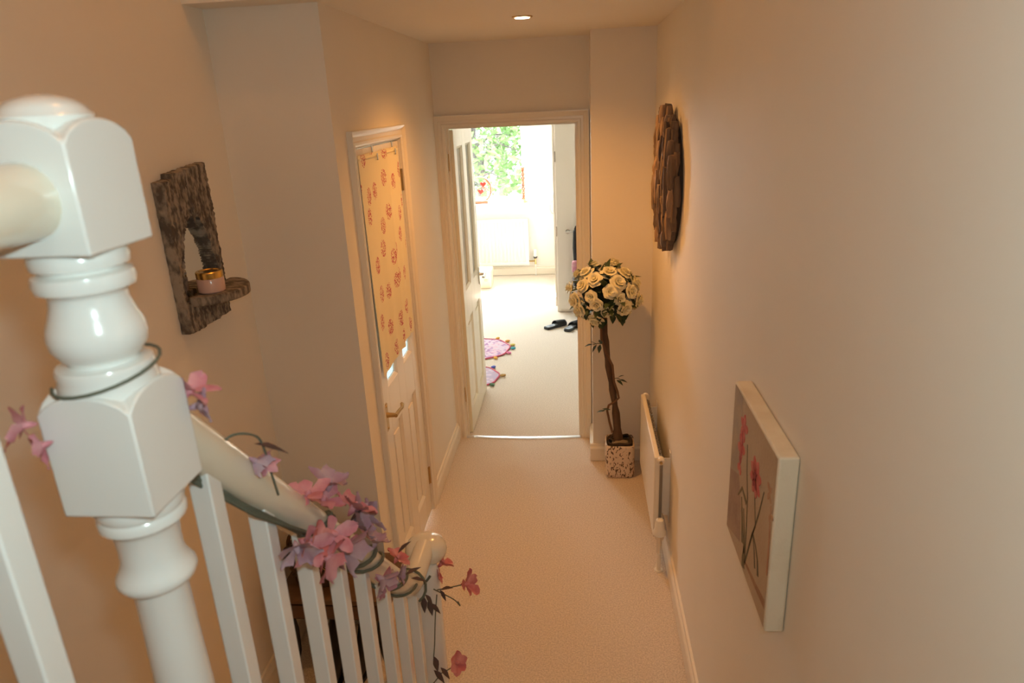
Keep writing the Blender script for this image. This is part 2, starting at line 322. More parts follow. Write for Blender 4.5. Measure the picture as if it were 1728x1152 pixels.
RAIL_R = .029
def railz(y): return 1.532-1.06*(y-.9)
hr = thing('handrail', (NX, 1.1, 0), 'ivory round handrail sloping down from the tall newel to a round cap', 'handrail')
pts = [(NX, .615, railz(.615))]+[(NX, y, railz(y)) for y in (.8, 1.0, 1.2, 1.36)]
pts += [(NX, 1.40, railz(1.40)+.003), (NX, 1.432, railz(1.432)+.012), (NX, 1.46, .965), (NX, 1.49, .955), (NX, 1.53, .953), (NX, 1.58, .953), (NX, 1.63, .953)]
obj('rail', MB().tube(pts, RAIL_R, 24), 'rail', hr, smooth=60)
obj('end_cap', MB().lathe([(.02, .908), (.045, .912), (.055, .922), (.059, .936), (.057, .950), (.051, .961), (.039, .970), (.022, .975), (.004, .977)], NX, 1.645, 32), 'rail', hr, smooth=60)
ur = obj('landing_handrail', MB().tube([(NX, .532, 2.062), (NX, .2, 2.062), (NX, -.4, 2.062), (NX, -1.2, 2.062)], .031, 24), 'rail', None, 60)
tag(ur, 'level ivory handrail joining the top block of the tall newel', 'handrail')
bl = tag(obj('stair_string', MB().prism([(.62, .72), (.62, 1.02), (1.58, .06), (1.58, 0), (1.35, 0)], 'x', NX-.018, NX+.018), 'white'), 'white sloping string board under the stair balusters', 'string board')
sub = tag(obj('landing_string', MB().box(NX-.018, NX+.018, -1.8, .53, .94, 1.17), 'white'), 'white string board along the landing edge', 'string board')
# lower newel (small turned post under the cap)
ln = thing('end_newel', (NX, 1.60, 0), 'slim round white newel under the handrail cap', 'newel post')
obj('turned_shaft', MB().lathe([(.042, 0), (.042, .16), (.036, .18), (.044, .195), (.036, .21), (.038, .3), (.041, .5), (.042, .7), (.042, .83), (.041, .90), (.036, .915), (.02, .922)], NX, 1.60, 28), 'white', ln, smooth=50)
ORD = ['first', 'second', 'third', 'fourth', 'fifth', 'sixth', 'seventh', 'eighth']
BW = .0132
for i in range(8):
    y = .688+.112*i; zt = railz(y)-.012; zt0 = railz(y-BW)-.012; zt1 = railz(y+BW)-.012
    zb = max(1.02-(y-.62), .03)
    m_ = MB().add([(NX+sx*BW, y+sy_*BW, z) for sx in (-1, 1) for sy_, z in ((-1, zb), (1, zb))]+[(NX+sx*BW, y+sy_*BW, (zt0 if sy_ < 0 else zt1)) for sx in (-1, 1) for sy_ in (-1, 1)],
                  [(0, 1, 3, 2), (4, 6, 7, 5), (0, 4, 5, 1), (2, 3, 7, 6), (0, 2, 6, 4), (1, 5, 7, 3)])
    tag(obj('baluster', m_, 'white', None, bev=.002), f'square white stair baluster, {ORD[i]} down from the tall newel', 'baluster', 'stair balusters under the sloping handrail')
for i in range(4):
    y = .418-.115*i
    o = obj('landing_baluster', MB().box(NX-BW, NX+BW, y-BW, y+BW, 1.16, 2.05), 'white', None, bev=.002)
    tag(o, 'square white baluster at the lower left, on the landing side of the tall newel' if i == 0 else f'square white landing baluster, {ORD[i]} from the tall newel beside the landing', 'baluster', 'landing balusters')

# ------------------------------------------------------------------ downlight
DLX, DLY = -.222, 3.155
dl = thing('ceiling_downlight', (DLX, DLY, ZC), 'lit round recessed downlight in the hall ceiling', 'downlight')
obj('bezel', MB().lathe([(.032, ZC-.001), (.033, ZC-.005), (.042, ZC-.004), (.044, ZC-.001), (.044, ZC+.0)], DLX, DLY, 28), 'brass', dl)
obj('lamp_face', MB().lathe([(.002, ZC-.004), (.030, ZC-.0045), (.031, ZC-.0065), (.002, ZC-.0068)], DLX, DLY, 24), emit('warm_lamp', (1, .86, .6), 14), dl)
l = light('downlight_beam', 'SPOT', (DLX, DLY, ZC-.02), 50, (1, .43, .10), shadow_soft_size=.025, spot_size=R(143), spot_blend=1.0)
l.parent = dl; l.location = (0, 0, -.02)

# ------------------------------------------------------------------ curtains on door_1
def curtain_mat():
    m = mat('floral_curtain_cotton', (.86, .79, .58), .85, spec=.15); nt = m.node_tree; N = nt.nodes; L = nt.links; b = N['Principled BSDF']
    tc = N.new('ShaderNodeTexCoord'); sx = N.new('ShaderNodeSeparateXYZ'); cx = N.new('ShaderNodeCombineXYZ'); L.new(tc.outputs['Object'], sx.inputs[0]); L.new(sx.outputs[1], cx.inputs[0]); L.new(sx.outputs[2], cx.inputs[1])
    mp = N.new('ShaderNodeMapping'); mp.inputs['Scale'].default_value = (8.2, 7.0, 1); L.new(cx.outputs[0], mp.inputs[0])
    nz = N.new('ShaderNodeTexNoise'); nz.inputs['Scale'].default_value = 150; nz.inputs['Detail'].default_value = 3; L.new(tc.outputs['Object'], nz.inputs[0])
    vo = N.new('ShaderNodeTexVoronoi'); vo.inputs['Scale'].default_value = 1; vo.inputs['Randomness'].default_value = .55; vo.voronoi_dimensions = '2D'; L.new(mp.outputs[0], vo.inputs['Vector'])
    a = N.new('ShaderNodeMath'); a.operation = 'LESS_THAN'; a.inputs[1].default_value = .25; L.new(vo.outputs['Distance'], a.inputs[0])
    g = N.new('ShaderNodeMath'); g.operation = 'GREATER_THAN'; g.inputs[1].default_value = .50; L.new(nz.outputs[0], g.inputs[0])
    mu = N.new('ShaderNodeMath'); mu.operation = 'MULTIPLY'; L.new(a.outputs[0], mu.inputs[0]); L.new(g.outputs[0], mu.inputs[1])
    n2 = N.new('ShaderNodeTexNoise'); n2.inputs['Scale'].default_value = 45; L.new(tc.outputs['Object'], n2.inputs[0])
    rc = N.new('ShaderNodeMix'); rc.data_type = 'RGBA'; rc.inputs[6].default_value = (.55, .09, .12, 1); rc.inputs[7].default_value = (.50, .20, .26, 1); L.new(n2.outputs[0], rc.inputs[0])
    mx = N.new('ShaderNodeMix'); mx.data_type = 'RGBA'; mx.inputs[6].default_value = (.86, .79, .58, 1); L.new(mu.outputs[0], mx.inputs[0]); L.new(rc.outputs[2], mx.inputs[7]); L.new(mx.outputs[2], b.inputs['Base Color'])
    return m
CM = curtain_mat()
def curtain(y0, y1, z0, z1, hooky, label, ph, dx=0):
    X = DX+.005+dx; t = thing('curtain', (X, (y0+y1)/2, z0), label, 'curtain', 'floral curtains on the hall door')
    nu, nv = 28, 30; vs = []; fs = []
    for side in (0, 1):
        for j in range(nv+1):
            v = j/nv
            for i in range(nu+1):
                u = i/nu; z = z1-(z1-z0)*v - .008*math.sin(u*5+ph)*v
                y = y0+(y1-y0)*u + .006*math.sin(3*v+ph)*(u-.5) - .012*v*v*(ph > 1)
                x = X + .0035*(1+math.sin(u*9+ph+v*1.2))*(.35+.65*v) + .002*(1+math.sin(u*21+ph))*v + (.014*u**10 if dx else 0)
                vs.append((x+side*.0016, y, z))
    n1 = (nu+1)*(nv+1)
    for s in (0, 1):
        for j in range(nv):
            for i in range(nu):
                q = [s*n1+j*(nu+1)+i, s*n1+j*(nu+1)+i+1, s*n1+(j+1)*(nu+1)+i+1, s*n1+(j+1)*(nu+1)+i]; fs.append(tuple(q if s else q[::-1]))
    bd = [i for i in range(nu+1)]+[j*(nu+1)+nu for j in range(1, nv+1)]+[nv*(nu+1)+i for i in range(nu-1, -1, -1)]+[j*(nu+1) for j in range(nv-1, 0, -1)]
    for a, b in zip(bd, bd[1:]+bd[:1]): fs.append((a, b, b+n1, a+n1))
    cl = obj('cloth', MB().add(vs, fs), CM, t, smooth=60)
    hem = MB().tube([(X+.002, y0+.004, z1-.016), (X+.002, (y0+y1)/2, z1-.016), (X+.002, y1-.004, z1-.016)], .005, 8); obj('curtain_rod', hem, CM, t)
    k = MB().box(DX+.0005, DX+.0035, hooky-.007, hooky+.007, z1-.03, 1.985).box(DX+.0005, X+.012, hooky-.006, hooky+.006, z1-.033, z1-.029).box(X+.009, X+.012, hooky-.006, hooky+.006, z1-.033, z1-.006)
    obj('door_hook', k, 'chrome', t, bev=.001)
curtain(2.630, 2.989, 1.070, 1.957, 2.87, 'near floral curtain panel on the hall door, beside the handle', .4, .006)
curtain(2.992, 3.262, 1.075, 1.957, 3.19, 'far floral curtain panel on the hall door, beside the hinge', 2.1)

# ------------------------------------------------------------------ driftwood mirror with shelf, and the candle jar
bark = mat('rough_driftwood_bark', (.10, .078, .060), .85, col2=(.33, .27, .205), scale=34, bump=.8, bscale=60, detail=6, stretch=(1, 2.2, .7), lo=.42, hi=.60)
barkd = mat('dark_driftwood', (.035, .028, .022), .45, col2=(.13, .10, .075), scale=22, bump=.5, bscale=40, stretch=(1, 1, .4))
MX0, MX1, MY0, MY1, MZ0, MZ1 = XLL+.001, -1.187, 1.937, 2.197, 1.490, 1.985
mr = thing('driftwood_mirror', (XLL, 2.067, MZ0), 'rough grey driftwood mirror with pointed arch opening and round shelf', 'mirror')
AP, AB, AY, AH = 1.845, 1.585, 2.062, .112       # arch apex z, base z, centre y, half width
def arch_half(z):
    if z > AP or z < AB: return -1
    t = (z-AB)/(AP-AB); return AH*math.sqrt(max(0, 1-t**1.9))*(1-.12*t)
st_ = .0022; ny = int((MY1-MY0)/st_); nz_ = int((MZ1-MZ0)/st_)
def topz(y):
    k = (y-MY0)/(MY1-MY0); z = MZ1 - .022*(1-k) - (.014 if k < .22 else 0) + .004*noise.noise((y*60, 0, 1))
    if abs(k-.50) < .035: z -= .055*(1-abs(k-.50)/.035)
    return z
keep = {}; vid = {}; vs = []; fs = []; edges = {}
def rough(y, z):
    p = Vector((y*1.0, z*.45, 0)); q = Vector((y+z*.35, z*.4-y*.3, 3))
    return .006*abs(noise.noise(q*75)) + .0045*noise.noise(q*160) + .004*noise.noise(p*20)
def vtx(i, j, s):
    k = (i, j, s)
    if k not in vid:
        y = MY0+(MY1-MY0)*i/ny; tz = topz(y); bz = MZ0+.004*noise.noise((y*40, 2, 0))
        z = bz+(tz-bz)*j/nz_
        eg = .003*noise.noise((0, z*45, i))
        if i == 0 or i == ny: y += eg*1.3
        dz = abs(y-AY)-max(arch_half(z), 0)
        x = MX0 if s == 0 else MX1 + rough(y, z) - (.006 if i in (0, ny) or j in (0, nz_) else 0)
        if s and 0 <= dz < .012 and AB < z < AP+.01: x -= .004
        vid[k] = len(vs); vs.append((x, y, z))
    return vid[k]
for i in range(ny):
    for j in range(nz_):
        y = MY0+(MY1-MY0)*(i+.5)/ny; z = MZ0+(MZ1-MZ0)*(j+.5)/nz_
        if abs(y-AY) < arch_half(z): continue
        keep[(i, j)] = 1
for (i, j) in keep:
    fs.append((vtx(i, j, 1), vtx(i+1, j, 1), vtx(i+1, j+1, 1), vtx(i, j+1, 1)))
    for (a, b, nb) in (((i, j), (i+1, j), (i, j-1)), ((i+1, j), (i+1, j+1), (i+1, j)), ((i+1, j+1), (i, j+1), (i, j+1)), ((i, j+1), (i, j), (i-1, j))):
        if nb not in keep: fs.append((vtx(*a, 0), vtx(*b, 0), vtx(*b, 1), vtx(*a, 1)))
obj('frame', MB().add(vs, fs), bark, mr, smooth=45)
rv = MB(); n = 16; ring = []
for i in range(n+1):
    t = i/n; z = AB+(AP-AB)*t; ring.append((AY+arch_half(min(z, AP-1e-4)), z))
ring = [(2*AY-y, z) for y, z in ring]+[(y, z) for y, z in ring[::-1]]
k = len(ring)
rv.add([(x, y, z) for x in (MX0+.004, MX1-.004) for y, z in ring], [(i, i+1, k+i+1, k+i) for i in range(k-1)])
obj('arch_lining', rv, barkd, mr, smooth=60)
obj('mirror_glass', MB().box(MX0+.002, MX0+.005, AY-AH-.006, AY+AH+.006, AB-.01, AP+.006), 'mirror', mr)
sh = [(MX1-.004, 2.10-.133)]+[(MX1-.004+.118*math.sin(a), 2.10-.133*math.cos(a)*(1+.03*math.sin(5*a))) for a in [math.pi*i/24 for i in range(1, 24)]]+[(MX1-.004, 2.10+.133)]
obj('shelf', MB().prism([(x, y) for x, y in sh], 'z', 1.570, 1.600), bark, mr, bev=.004, seg=2, smooth=40)

jr = thing('candle_jar', (-1.153, 2.040, 1.600), 'small pink candle jar with gold lid on the driftwood shelf', 'jar')
JX, JY, JZ = -1.153, 2.040, 1.6005
obj('glass_body', MB().lathe([(.037, JZ), (.041, JZ+.004), (.0415, JZ+.012), (.0415, JZ+.042), (.039, JZ+.046), (.03, JZ+.047)], JX, JY, 32), mat('pink_candle_glass', (.62, .42, .36), .18, coat=.5), jr)
obj('lid', MB().lathe([(.036, JZ+.045), (.040, JZ+.046), (.0405, JZ+.049), (.0405, JZ+.064), (.038, JZ+.067), (.030, JZ+.0672), (.028, JZ+.065), (.005, JZ+.065)], JX, JY, 32), 'gold', jr)

# ------------------------------------------------------------------ driftwood roundel on the right wall
dr = thing('driftwood_roundel', (XR, 3.10, 1.77), 'round wall piece of brown driftwood sticks on the right-hand wall', 'wall art')
obj('backing', MB().prism([(3.10+.275*math.cos(2*math.pi*i/36), 1.77+.262*math.sin(2*math.pi*i/36)) for i in range(36)], 'x', XR-.018, XR-.0005), mat('dark_backing_board', (.05, .032, .02), .8), dr)
DW = [mat('driftwood_%s' % c, a, .8, col2=b, scale=40, bump=.6, bscale=70, stretch=(1, 1, .12), detail=5) for c, a, b in
      (('tan', (.46, .31, .19), (.28, .17, .10)), ('brown', (.28, .18, .11), (.15, .095, .06)), ('dark', (.10, .065, .045), (.18, .12, .08)), ('grey', (.36, .26, .18), (.20, .14, .10)))]
def stick(L_, wd, th, mt, seed):
    r_ = random.Random(seed); vs = []; fs = []; nl, n = 5, 7; bow = r_.uniform(-.006, .006)
    for i in range(nl):
        t = i/(nl-1); s = (.8, 1, 1.05, .98, .75)[i]*r_.uniform(.88, 1.1)
        for j in range(n):
            q = 2*math.pi*j/n; k = r_.uniform(.82, 1.1)
            vs.append((math.cos(q)*th/2*s*k, math.sin(q)*wd/2*s*k+bow*math.sin(math.pi*t), (t-.5)*L_+r_.uniform(-.004, .004)))
    for i in range(nl-1):
        for j in range(n): fs.append((i*n+j, i*n+(j+1) % n, (i+1)*n+(j+1) % n, (i+1)*n+j))
    fs += [tuple(range(n))[::-1], tuple((nl-1)*n+j for j in range(n))]
    return mesh('driftwood_stick', MB().add(vs, fs), mt, 40)
ST = [[stick(L_, w_, t_, DW[m_], 31*m_+7*i) for i, (L_, w_, t_) in enumerate(((.08, .023, .030), (.12, .021, .030), (.16, .025, .034), (.10, .018, .026)))] for m_ in range(4)]
LEN = (.08, .12, .16, .10)
for layer in (0, 1):
    y = -.285+layer*.012
    while y < .285:
        hz = math.sqrt(max(0, .292**2-y*y))*.965; z = -hz-rnd.uniform(0, .02)
        while z < hz-.03:
            li = rnd.choice((0, 1, 2, 3)); Ln = LEN[li]; sc_ = rnd.uniform(.85, 1.2)
            if z+Ln*sc_ > hz+.035: sc_ = max(.45, (hz+.03-z)/Ln)
            if layer == 0 or rnd.random() < .7:
                rr = math.hypot(y, z+Ln*sc_/2); dep = .036+.022*max(0, 1-rr/.29)+.012*rnd.random() if layer else .022+.008*rnd.random()
                inst('driftwood_stick', ST[rnd.choice((0, 0, 1, 1, 2, 3, 3)) if layer else rnd.choice((1, 2, 2))][li], dr, (XR-dep-rnd.uniform(0, .008), 3.10+y+rnd.uniform(-.004, .004), 1.77+z+Ln*sc_/2),
                     (rnd.uniform(-.10, .10), rnd.uniform(-.05, .05), rnd.uniform(-.5, .5)), (1, rnd.uniform(.85, 1.2), sc_))
            z += Ln*sc_*.93
        y += .024 if layer == 0 else .0285

# ------------------------------------------------------------------ canvas picture with painted flowers
cv = thing('canvas_picture', (XR, 1.39, 1.065), 'deep-edged canvas of red flowers on the right-hand wall', 'picture')
CX = .367; CY0, CY1, CZ0, CZ1 = 1.202, 1.584, 1.067, 1.470
obj('canvas_box', MB().box(CX, XR-.001, CY0, CY1, CZ0, CZ1), mat('cream_canvas_edge', (.82, .73, .56), .8, col2=(.70, .58, .40), scale=9, bump=.3, bscale=300, lo=.5, hi=.75), cv, bev=.005, seg=3)
def paint(name, polys, m, lift):
    mb = MB()
    for p in polys: mb.prism([(y, z) for y, z in p], 'x', CX-lift, CX-.0002)
    return obj(name, mb, m, cv, smooth=0)
def stroke(pts, w0, w1):
    pts = [Vector(p) for p in pts]; a = []; b = []
    for i, p in enumerate(pts):
        t = (pts[min(i+1, len(pts)-1)]-pts[max(i-1, 0)]).normalized(); nn = Vector((-t.y, t.x)); k = i/(len(pts)-1); ww = w0+(w1-w0)*k
        a.append(tuple(p+nn*ww)); b.append(tuple(p-nn*ww))
    return a+b[::-1]
def petal(c, ang, ln, wd):
    c = Vector(c); d = Vector((math.cos(ang), math.sin(ang))); nn = Vector((-d.y, d.x))
    return [tuple(c+d*ln*t+nn*wd*s) for t, s in ((0, .15), (.3, .7), (.6, 1), (.85, .6), (1, .1), (.9, -.5), (.6, -.9), (.3, -.6), (0, -.15))]
oil = lambda nm, a, b, s=14: mat(nm, a, .6, col2=b, scale=s, bump=.3, bscale=120)
paint('painted_ground', [[(CY0+.007, CZ0+.007), (CY1-.007, CZ0+.007), (CY1-.007, CZ1-.007), (CY0+.007, CZ1-.007)]], oil('painted_tan_ground', (.44, .32, .20), (.50, .38, .25), 7), .0006)
paint('painted_grey_wash', [[(1.577, 1.463), (1.497, 1.463), (1.49, 1.40), (1.505, 1.33), (1.49, 1.27), (1.577, 1.24)]], oil('painted_grey_wash', (.33, .26, .19), (.42, .32, .21), 20), .0009)
paint('painted_mauve_wash', [[(1.577, 1.24), (1.49, 1.27), (1.45, 1.20), (1.44, 1.12), (1.577, 1.075)]], oil('painted_mauve_wash', (.30, .19, .135), (.38, .26, .17), 18), .0009)
dk = oil('painted_dark_green', (.07, .06, .03), (.12, .095, .045))
paint('painted_stems', [stroke([(1.431, 1.379), (1.42, 1.32), (1.399, 1.263), (1.39, 1.19), (1.384, 1.10)], .0025, .004), stroke([(1.345, 1.31), (1.32, 1.24), (1.339, 1.211), (1.36, 1.16), (1.384, 1.10)], .002, .004),
    stroke([(1.277, 1.351), (1.30, 1.29), (1.335, 1.214), (1.355, 1.17)], .002, .003), stroke([(1.335, 1.214), (1.305, 1.20), (1.285, 1.18), (1.274, 1.150)], .003, .006), stroke([(1.335, 1.214), (1.315, 1.185), (1.30, 1.15)], .003, .004)], dk, .0012)
paint('painted_leaves', [stroke([(1.405, 1.245), (1.45, 1.258), (1.484, 1.22)], .006, .002), stroke([(1.45, 1.235), (1.432, 1.19), (1.413, 1.135)], .003, .010), stroke([(1.425, 1.22), (1.405, 1.17), (1.395, 1.12)], .003, .006),
    stroke([(1.39, 1.14), (1.40, 1.10), (1.395, 1.082)], .008, .012)], oil('painted_olive', (.11, .085, .035), (.19, .14, .06)), .0014)
rd = oil('painted_red_petal', (.50, .05, .05), (.62, .16, .13), 40)
fl1 = [petal((1.468, 1.40), a, .035, .011) for a in (1.6, .4, 2.8, 4.6, 5.6)]+[petal((1.482, 1.345), a, .034, .012) for a in (1.2, 3.0, 4.7, 5.9)]+[petal((1.485, 1.30), a, .026, .010) for a in (1.6, 4.3, 5.4)]
fl2 = [petal((1.346, 1.345), a, .046, .013) for a in (.35, 1.1, 1.9, 2.8, 3.7, 4.4, 5.1, 5.9)]
paint('painted_red_flower', fl1, rd, .0018); paint('painted_red_flower', fl2, rd, .0018)
paint('painted_flower_hearts', [petal((1.35, 1.335), a, .022, .006) for a in (1.7, 3.9, 5.3)]+[petal((1.476, 1.372), a, .02, .005) for a in (1.4, 4.5)], oil('painted_deep_red', (.28, .02, .03), (.4, .05, .05)), .0022)
paint('painted_pale_flowers', [petal((1.240, 1.372), a, .022, .007) for a in (.8, 2.2, 3.9, 5.2)]+[petal((1.222, 1.335), a, .02, .006) for a in (1.6, 3.2, 5.0)]+[stroke([(1.222, 1.32), (1.215, 1.27), (1.213, 1.2)], .003, .004)], oil('painted_pale_rust', (.42, .19, .10), (.46, .29, .17)), .0014)
paint('painted_base_line', [stroke([(1.375, 1.108), (1.30, 1.115), (1.213, 1.127)], .004, .010)], oil('painted_rust_line', (.26, .12, .06), (.38, .24, .14)), .0010)

# ------------------------------------------------------------------ hall radiator
ra = thing('radiator', (XR, 3.23, 0), 'low cream flat-fronted panel radiator on the hall wall beside the topiary', 'radiator', 'radiators')
RX0, RX1, RY0, RY1, RZ0, RZ1 = .327, .352, 2.862, 3.590, .150, .572
obj('front_panel', MB().box(RX0, RX1, RY0, RY1, RZ0, RZ1), 'rad', ra, bev=.006, seg=3)
fin = MB(); nf = 44
vs = []
for s in (0, .002):
    for i in range(nf+1):
        y = RY0+.03+(RY1-RY0-.06)*i/nf; x = RX1+.002+(.014 if i % 2 else 0)+s
        vs += [(x, y, RZ0+.03), (x, y, RZ1-.02)]
m2 = 2*(nf+1)
fin.add(vs, [(2*i, 2*i+2, 2*i+3, 2*i+1) for i in range(nf)]+[(m2+2*i, m2+2*i+1, m2+2*i+3, m2+2*i+2) for i in range(nf)]+[(2*i+1, 2*i+3, m2+2*i+3, m2+2*i+1) for i in range(nf)])
obj('convector_fins', fin, mat('dull_steel_fins', (.34, .32, .28), .5), ra, smooth=0)
for y in (2.93, 3.50):
    b = MB().box(XR-.004, XR-.0005, y-.018, y+.018, RZ0+.05, RZ1-.005).box(RX1+.019, XR-.004, y-.018, y-.015, RZ0+.10, RZ1-.03)
    for zz in (.24, .34, .44): b.box(RX1+.026, XR-.006, y-.0195, y-.0178, zz, zz+.025)
    obj('bracket', b, 'radw', ra, bev=.001)
for y, s in ((RY0, -1), (RY1, 1)):
    obj('end_plug', MB().tube([(RX1+.002, y+s*-.012, RZ1-.016), (RX1+.002, y+s*.010, RZ1-.016), (RX1+.002, y+s*.018, RZ1-.016)], [.018, .018, .011], 16), 'rad', ra)
    obj('plug_pin', MB().tube([(RX1+.002, y+s*.016, RZ1-.016), (RX1+.002, y+s*.026, RZ1-.016)], .007, 6), 'brass', ra)
vy = 2.815
obj('valve_body', MB().tube([(.352, RY0+.01, .165), (.352, vy, .165)], .011, 14).tube([(.352, vy, .10), (.352, vy, .205)], .013, 16).tube([(.352, vy, .178), (.352, vy, .197)], .022, 8), 'chrome', ra)
obj('valve_head', MB().lathe([(.024, .196), (.029, .200), (.030, .214), (.024, .226), (.0195, .268), (.017, .276), (.010, .278), (.009, .274), (.003, .274)], .352, vy, 20), mat('white_valve_plastic', (.82, .80, .74), .4), ra)
obj('pipe', MB().tube([(.352, vy, .001), (.352, vy, .11)], .011, 12).tube([(.352, vy, .0), (.352, vy, .006)], .02, 14), 'rad', ra)

# ------------------------------------------------------------------ rose topiary
TX, TY = .222, 3.745
tp = thing('rose_topiary', (TX, TY, 0), 'artificial cream rose tree in a square printed pot by the doorway', 'potted plant')
def pot_mat():
    m = mat('printed_leaf_ceramic', (.74, .60, .47), .45, coat=.2); N = m.node_tree.nodes; L = m.node_tree.links; b = N['Principled BSDF']
    tc = N.new('ShaderNodeTexCoord'); mp = N.new('ShaderNodeMapping'); mp.inputs['Rotation'].default_value = (.5, .4, .6); mp.inputs['Scale'].default_value = (1.9, 1.2, 1); L.new(tc.outputs['Object'], mp.inputs[0])
    n = N.new('ShaderNodeTexNoise'); n.inputs['Scale'].default_value = 25; n.inputs['Detail'].default_value = 2; n.inputs['Distortion'].default_value = 1.6; L.new(mp.outputs[0], n.inputs[0])
    g = N.new('ShaderNodeMath'); g.operation = 'GREATER_THAN'; g.inputs[1].default_value = .575; L.new(n.outputs[0], g.inputs[0])
    mx = N.new('ShaderNodeMix'); mx.data_type = 'RGBA'; mx.inputs[6].default_value = (.74, .60, .47, 1); mx.inputs[7].default_value = (.10, .05, .03, 1); L.new(g.outputs[0], mx.inputs[0]); L.new(mx.outputs[2], b.inputs['Base Color']); return m
obj('pot', MB().lathe([(.02, .001), (.076, .001), (.083, .012), (.0845, .03), (.085, .10), (.085, .195), (.083, .206), (.079, .209), (.075, .205), (.073, .19), (.072, .16), (.01, .16)], TX, TY, 40, sq=7), pot_mat(), tp, smooth=50)
moss = MB(); ml = [(.071, .17), (.070, .19), (.055, .198), (.035, .21), (.012, .215)]; moss.lathe(ml, TX, TY, 28, sq=5)
moss.v = [(x+.006*noise.noise((x*60, y*60, z*60)), y+.006*noise.noise((x*60, y*60, 5)), z+.014*noise.noise((x*45, y*45, 9))) for x, y, z in moss.v]
obj('moss', moss, mat('dark_moss', (.045, .035, .02), .95, col2=(.10, .085, .04), scale=60, bump=.8, bscale=90), tp)
rock = MB().lathe([(.004, .188), (.03, .19), (.045, .205), (.04, .222), (.02, .228), (.003, .229)], TX+.0, TY-.042, 18, 1.1, .55)
rock.v = [(x+.004*noise.noise((x*40, y*40, z*40)), y, z+.004*noise.noise((x*50, y*50, 2))) for x, y, z in rock.v]
obj('foam_stone', rock, mat('grey_stone', (.26, .21, .14), .9), tp)
wreath = MB(); pts = [(TX+.066*math.cos(a)*1.0, TY+.066*math.sin(a), .208+.008*math.sin(3*a)) for a in [2*math.pi*i/28 for i in range(29)]]; wreath.tube(pts, .009, 7)
pts = [(TX+.055*math.cos(a+.5), TY+.055*math.sin(a+.5), .222+.008*math.cos(4*a)) for a in [2*math.pi*i/28 for i in range(20)]]; wreath.tube(pts, .007, 7)
obj('twig_wreath', wreath, mat('dark_twig', (.05, .032, .02), .8, bump=.6, bscale=90), tp)
trunk_m = mat('brown_trunk', (.13, .075, .042), .85, col2=(.07, .042, .026), scale=30, bump=.9, bscale=45, stretch=(1, 1, .3))
def TP(z): t = (z-.21)/.74; return Vector((.212-.080*t+.006*math.sin(6*t), TY-.02-.01*t, z))
pts = [TP(.20+.78*i/16) for i in range(17)]; obj('trunk', MB().tube(pts, [.028-.010*min(1, i/5)+.003*math.sin(i*2.1) for i in range(17)], 12), trunk_m, tp, smooth=60)
vn = [TP(z)+Vector((dx, -.022, 0)) for z, dx in ((.28, -.03), (.35, -.042), (.42, -.048), (.455, -.035), (.475, .0), (.50, .028), (.54, .026), (.60, .016), (.70, .022), (.78, -.004), (.86, -.022), (.93, -.018))]
obj('climbing_twig', MB().tube(vn, .0065, 8), mat('reddish_twig', (.17, .085, .042), .8, bump=.6, bscale=60), tp, smooth=60)
# a rose: three whorls of curled petals round a bud
def rose_mesh(seed, m):
    r_ = random.Random(seed); mb = MB()
    for n_, ra_, rb_, h0, h1, curl in ((3, .003, .009, .010, .035, .0), (4, .006, .018, .004, .034, .004), (5, .007, .028, 0, .027, .010), (6, .007, .036, -.006, .013, .012)):
        ph = r_.uniform(0, 6)
        for k_ in range(n_):
            a0_ = ph+2*math.pi*k_/n_+r_.uniform(-.1, .1); wd = 2*math.pi/n_*.72; vs = []
            for ti in range(4):
                t = ti/3; rr = ra_+(rb_-ra_)*t**.8; z = h0+(h1-h0)*math.sin(t*1.5) - curl*max(0, t-.6)*1.6
                for si in range(-2, 3):
                    s = si/2; ww = wd*(.55+.45*math.sin(math.pi*min(t+.15, 1)*.75))*s; pt = 1+.20*(1-abs(s))*(t > .9)
                    vs.append(((rr*pt)*math.cos(a0_+ww), (rr*pt)*math.sin(a0_+ww), z-.004*abs(s)**2*t+.002*r_.uniform(-1, 1)*t))
            mb.add(vs, [(i*5+j, i*5+j+1, (i+1)*5+j+1, (i+1)*5+j) for i in range(3) for j in range(4)])
    mb.lathe([(.002, .004), (.007, .012), (.0055, .024), (.001, .027)], 0, 0, 8)
    return mesh('rose', mb, m, 60, recalc=False)
rose_m = mat('cream_silk_petal', (.88, .84, .60), .7, col2=(.90, .87, .68), scale=18, spec=.2)
ROSES = [rose_mesh(s, rose_m) for s in (3, 8, 15)]
def leaf_mesh(L_, W_, m, name='leaf'):
    vs = []; prof = (.0, .6, 1, .82, .45, .05)
    for i, p in enumerate(prof):
        t = i/5; vs += [(L_*t, -W_*p, .25*W_*p-.12*L_*t*t), (L_*t, 0, -.12*L_*t*t), (L_*t, W_*p, .25*W_*p-.12*L_*t*t)]
    return mesh(name, MB().add(vs, [(i*3+j, i*3+j+1, (i+1)*3+j+1, (i+1)*3+j) for i in range(5) for j in range(2)]), m, 60, recalc=False)
green = mat('dark_silk_leaf', (.035, .065, .028), .5, col2=(.06, .09, .035), scale=14)
green2 = mat('blue_green_leaf', (.05, .085, .06), .5)
LEAF = leaf_mesh(.062, .019, green); LEAF2 = leaf_mesh(.05, .013, green2)
BC = Vector((.133, 3.70, 1.118)); BR = Vector((.172, .150, .150))
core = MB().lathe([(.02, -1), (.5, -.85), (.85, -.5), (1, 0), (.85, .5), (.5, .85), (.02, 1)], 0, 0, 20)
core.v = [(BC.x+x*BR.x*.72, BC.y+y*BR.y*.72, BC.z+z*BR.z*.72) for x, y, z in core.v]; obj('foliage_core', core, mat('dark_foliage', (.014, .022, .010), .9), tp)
NR = 48
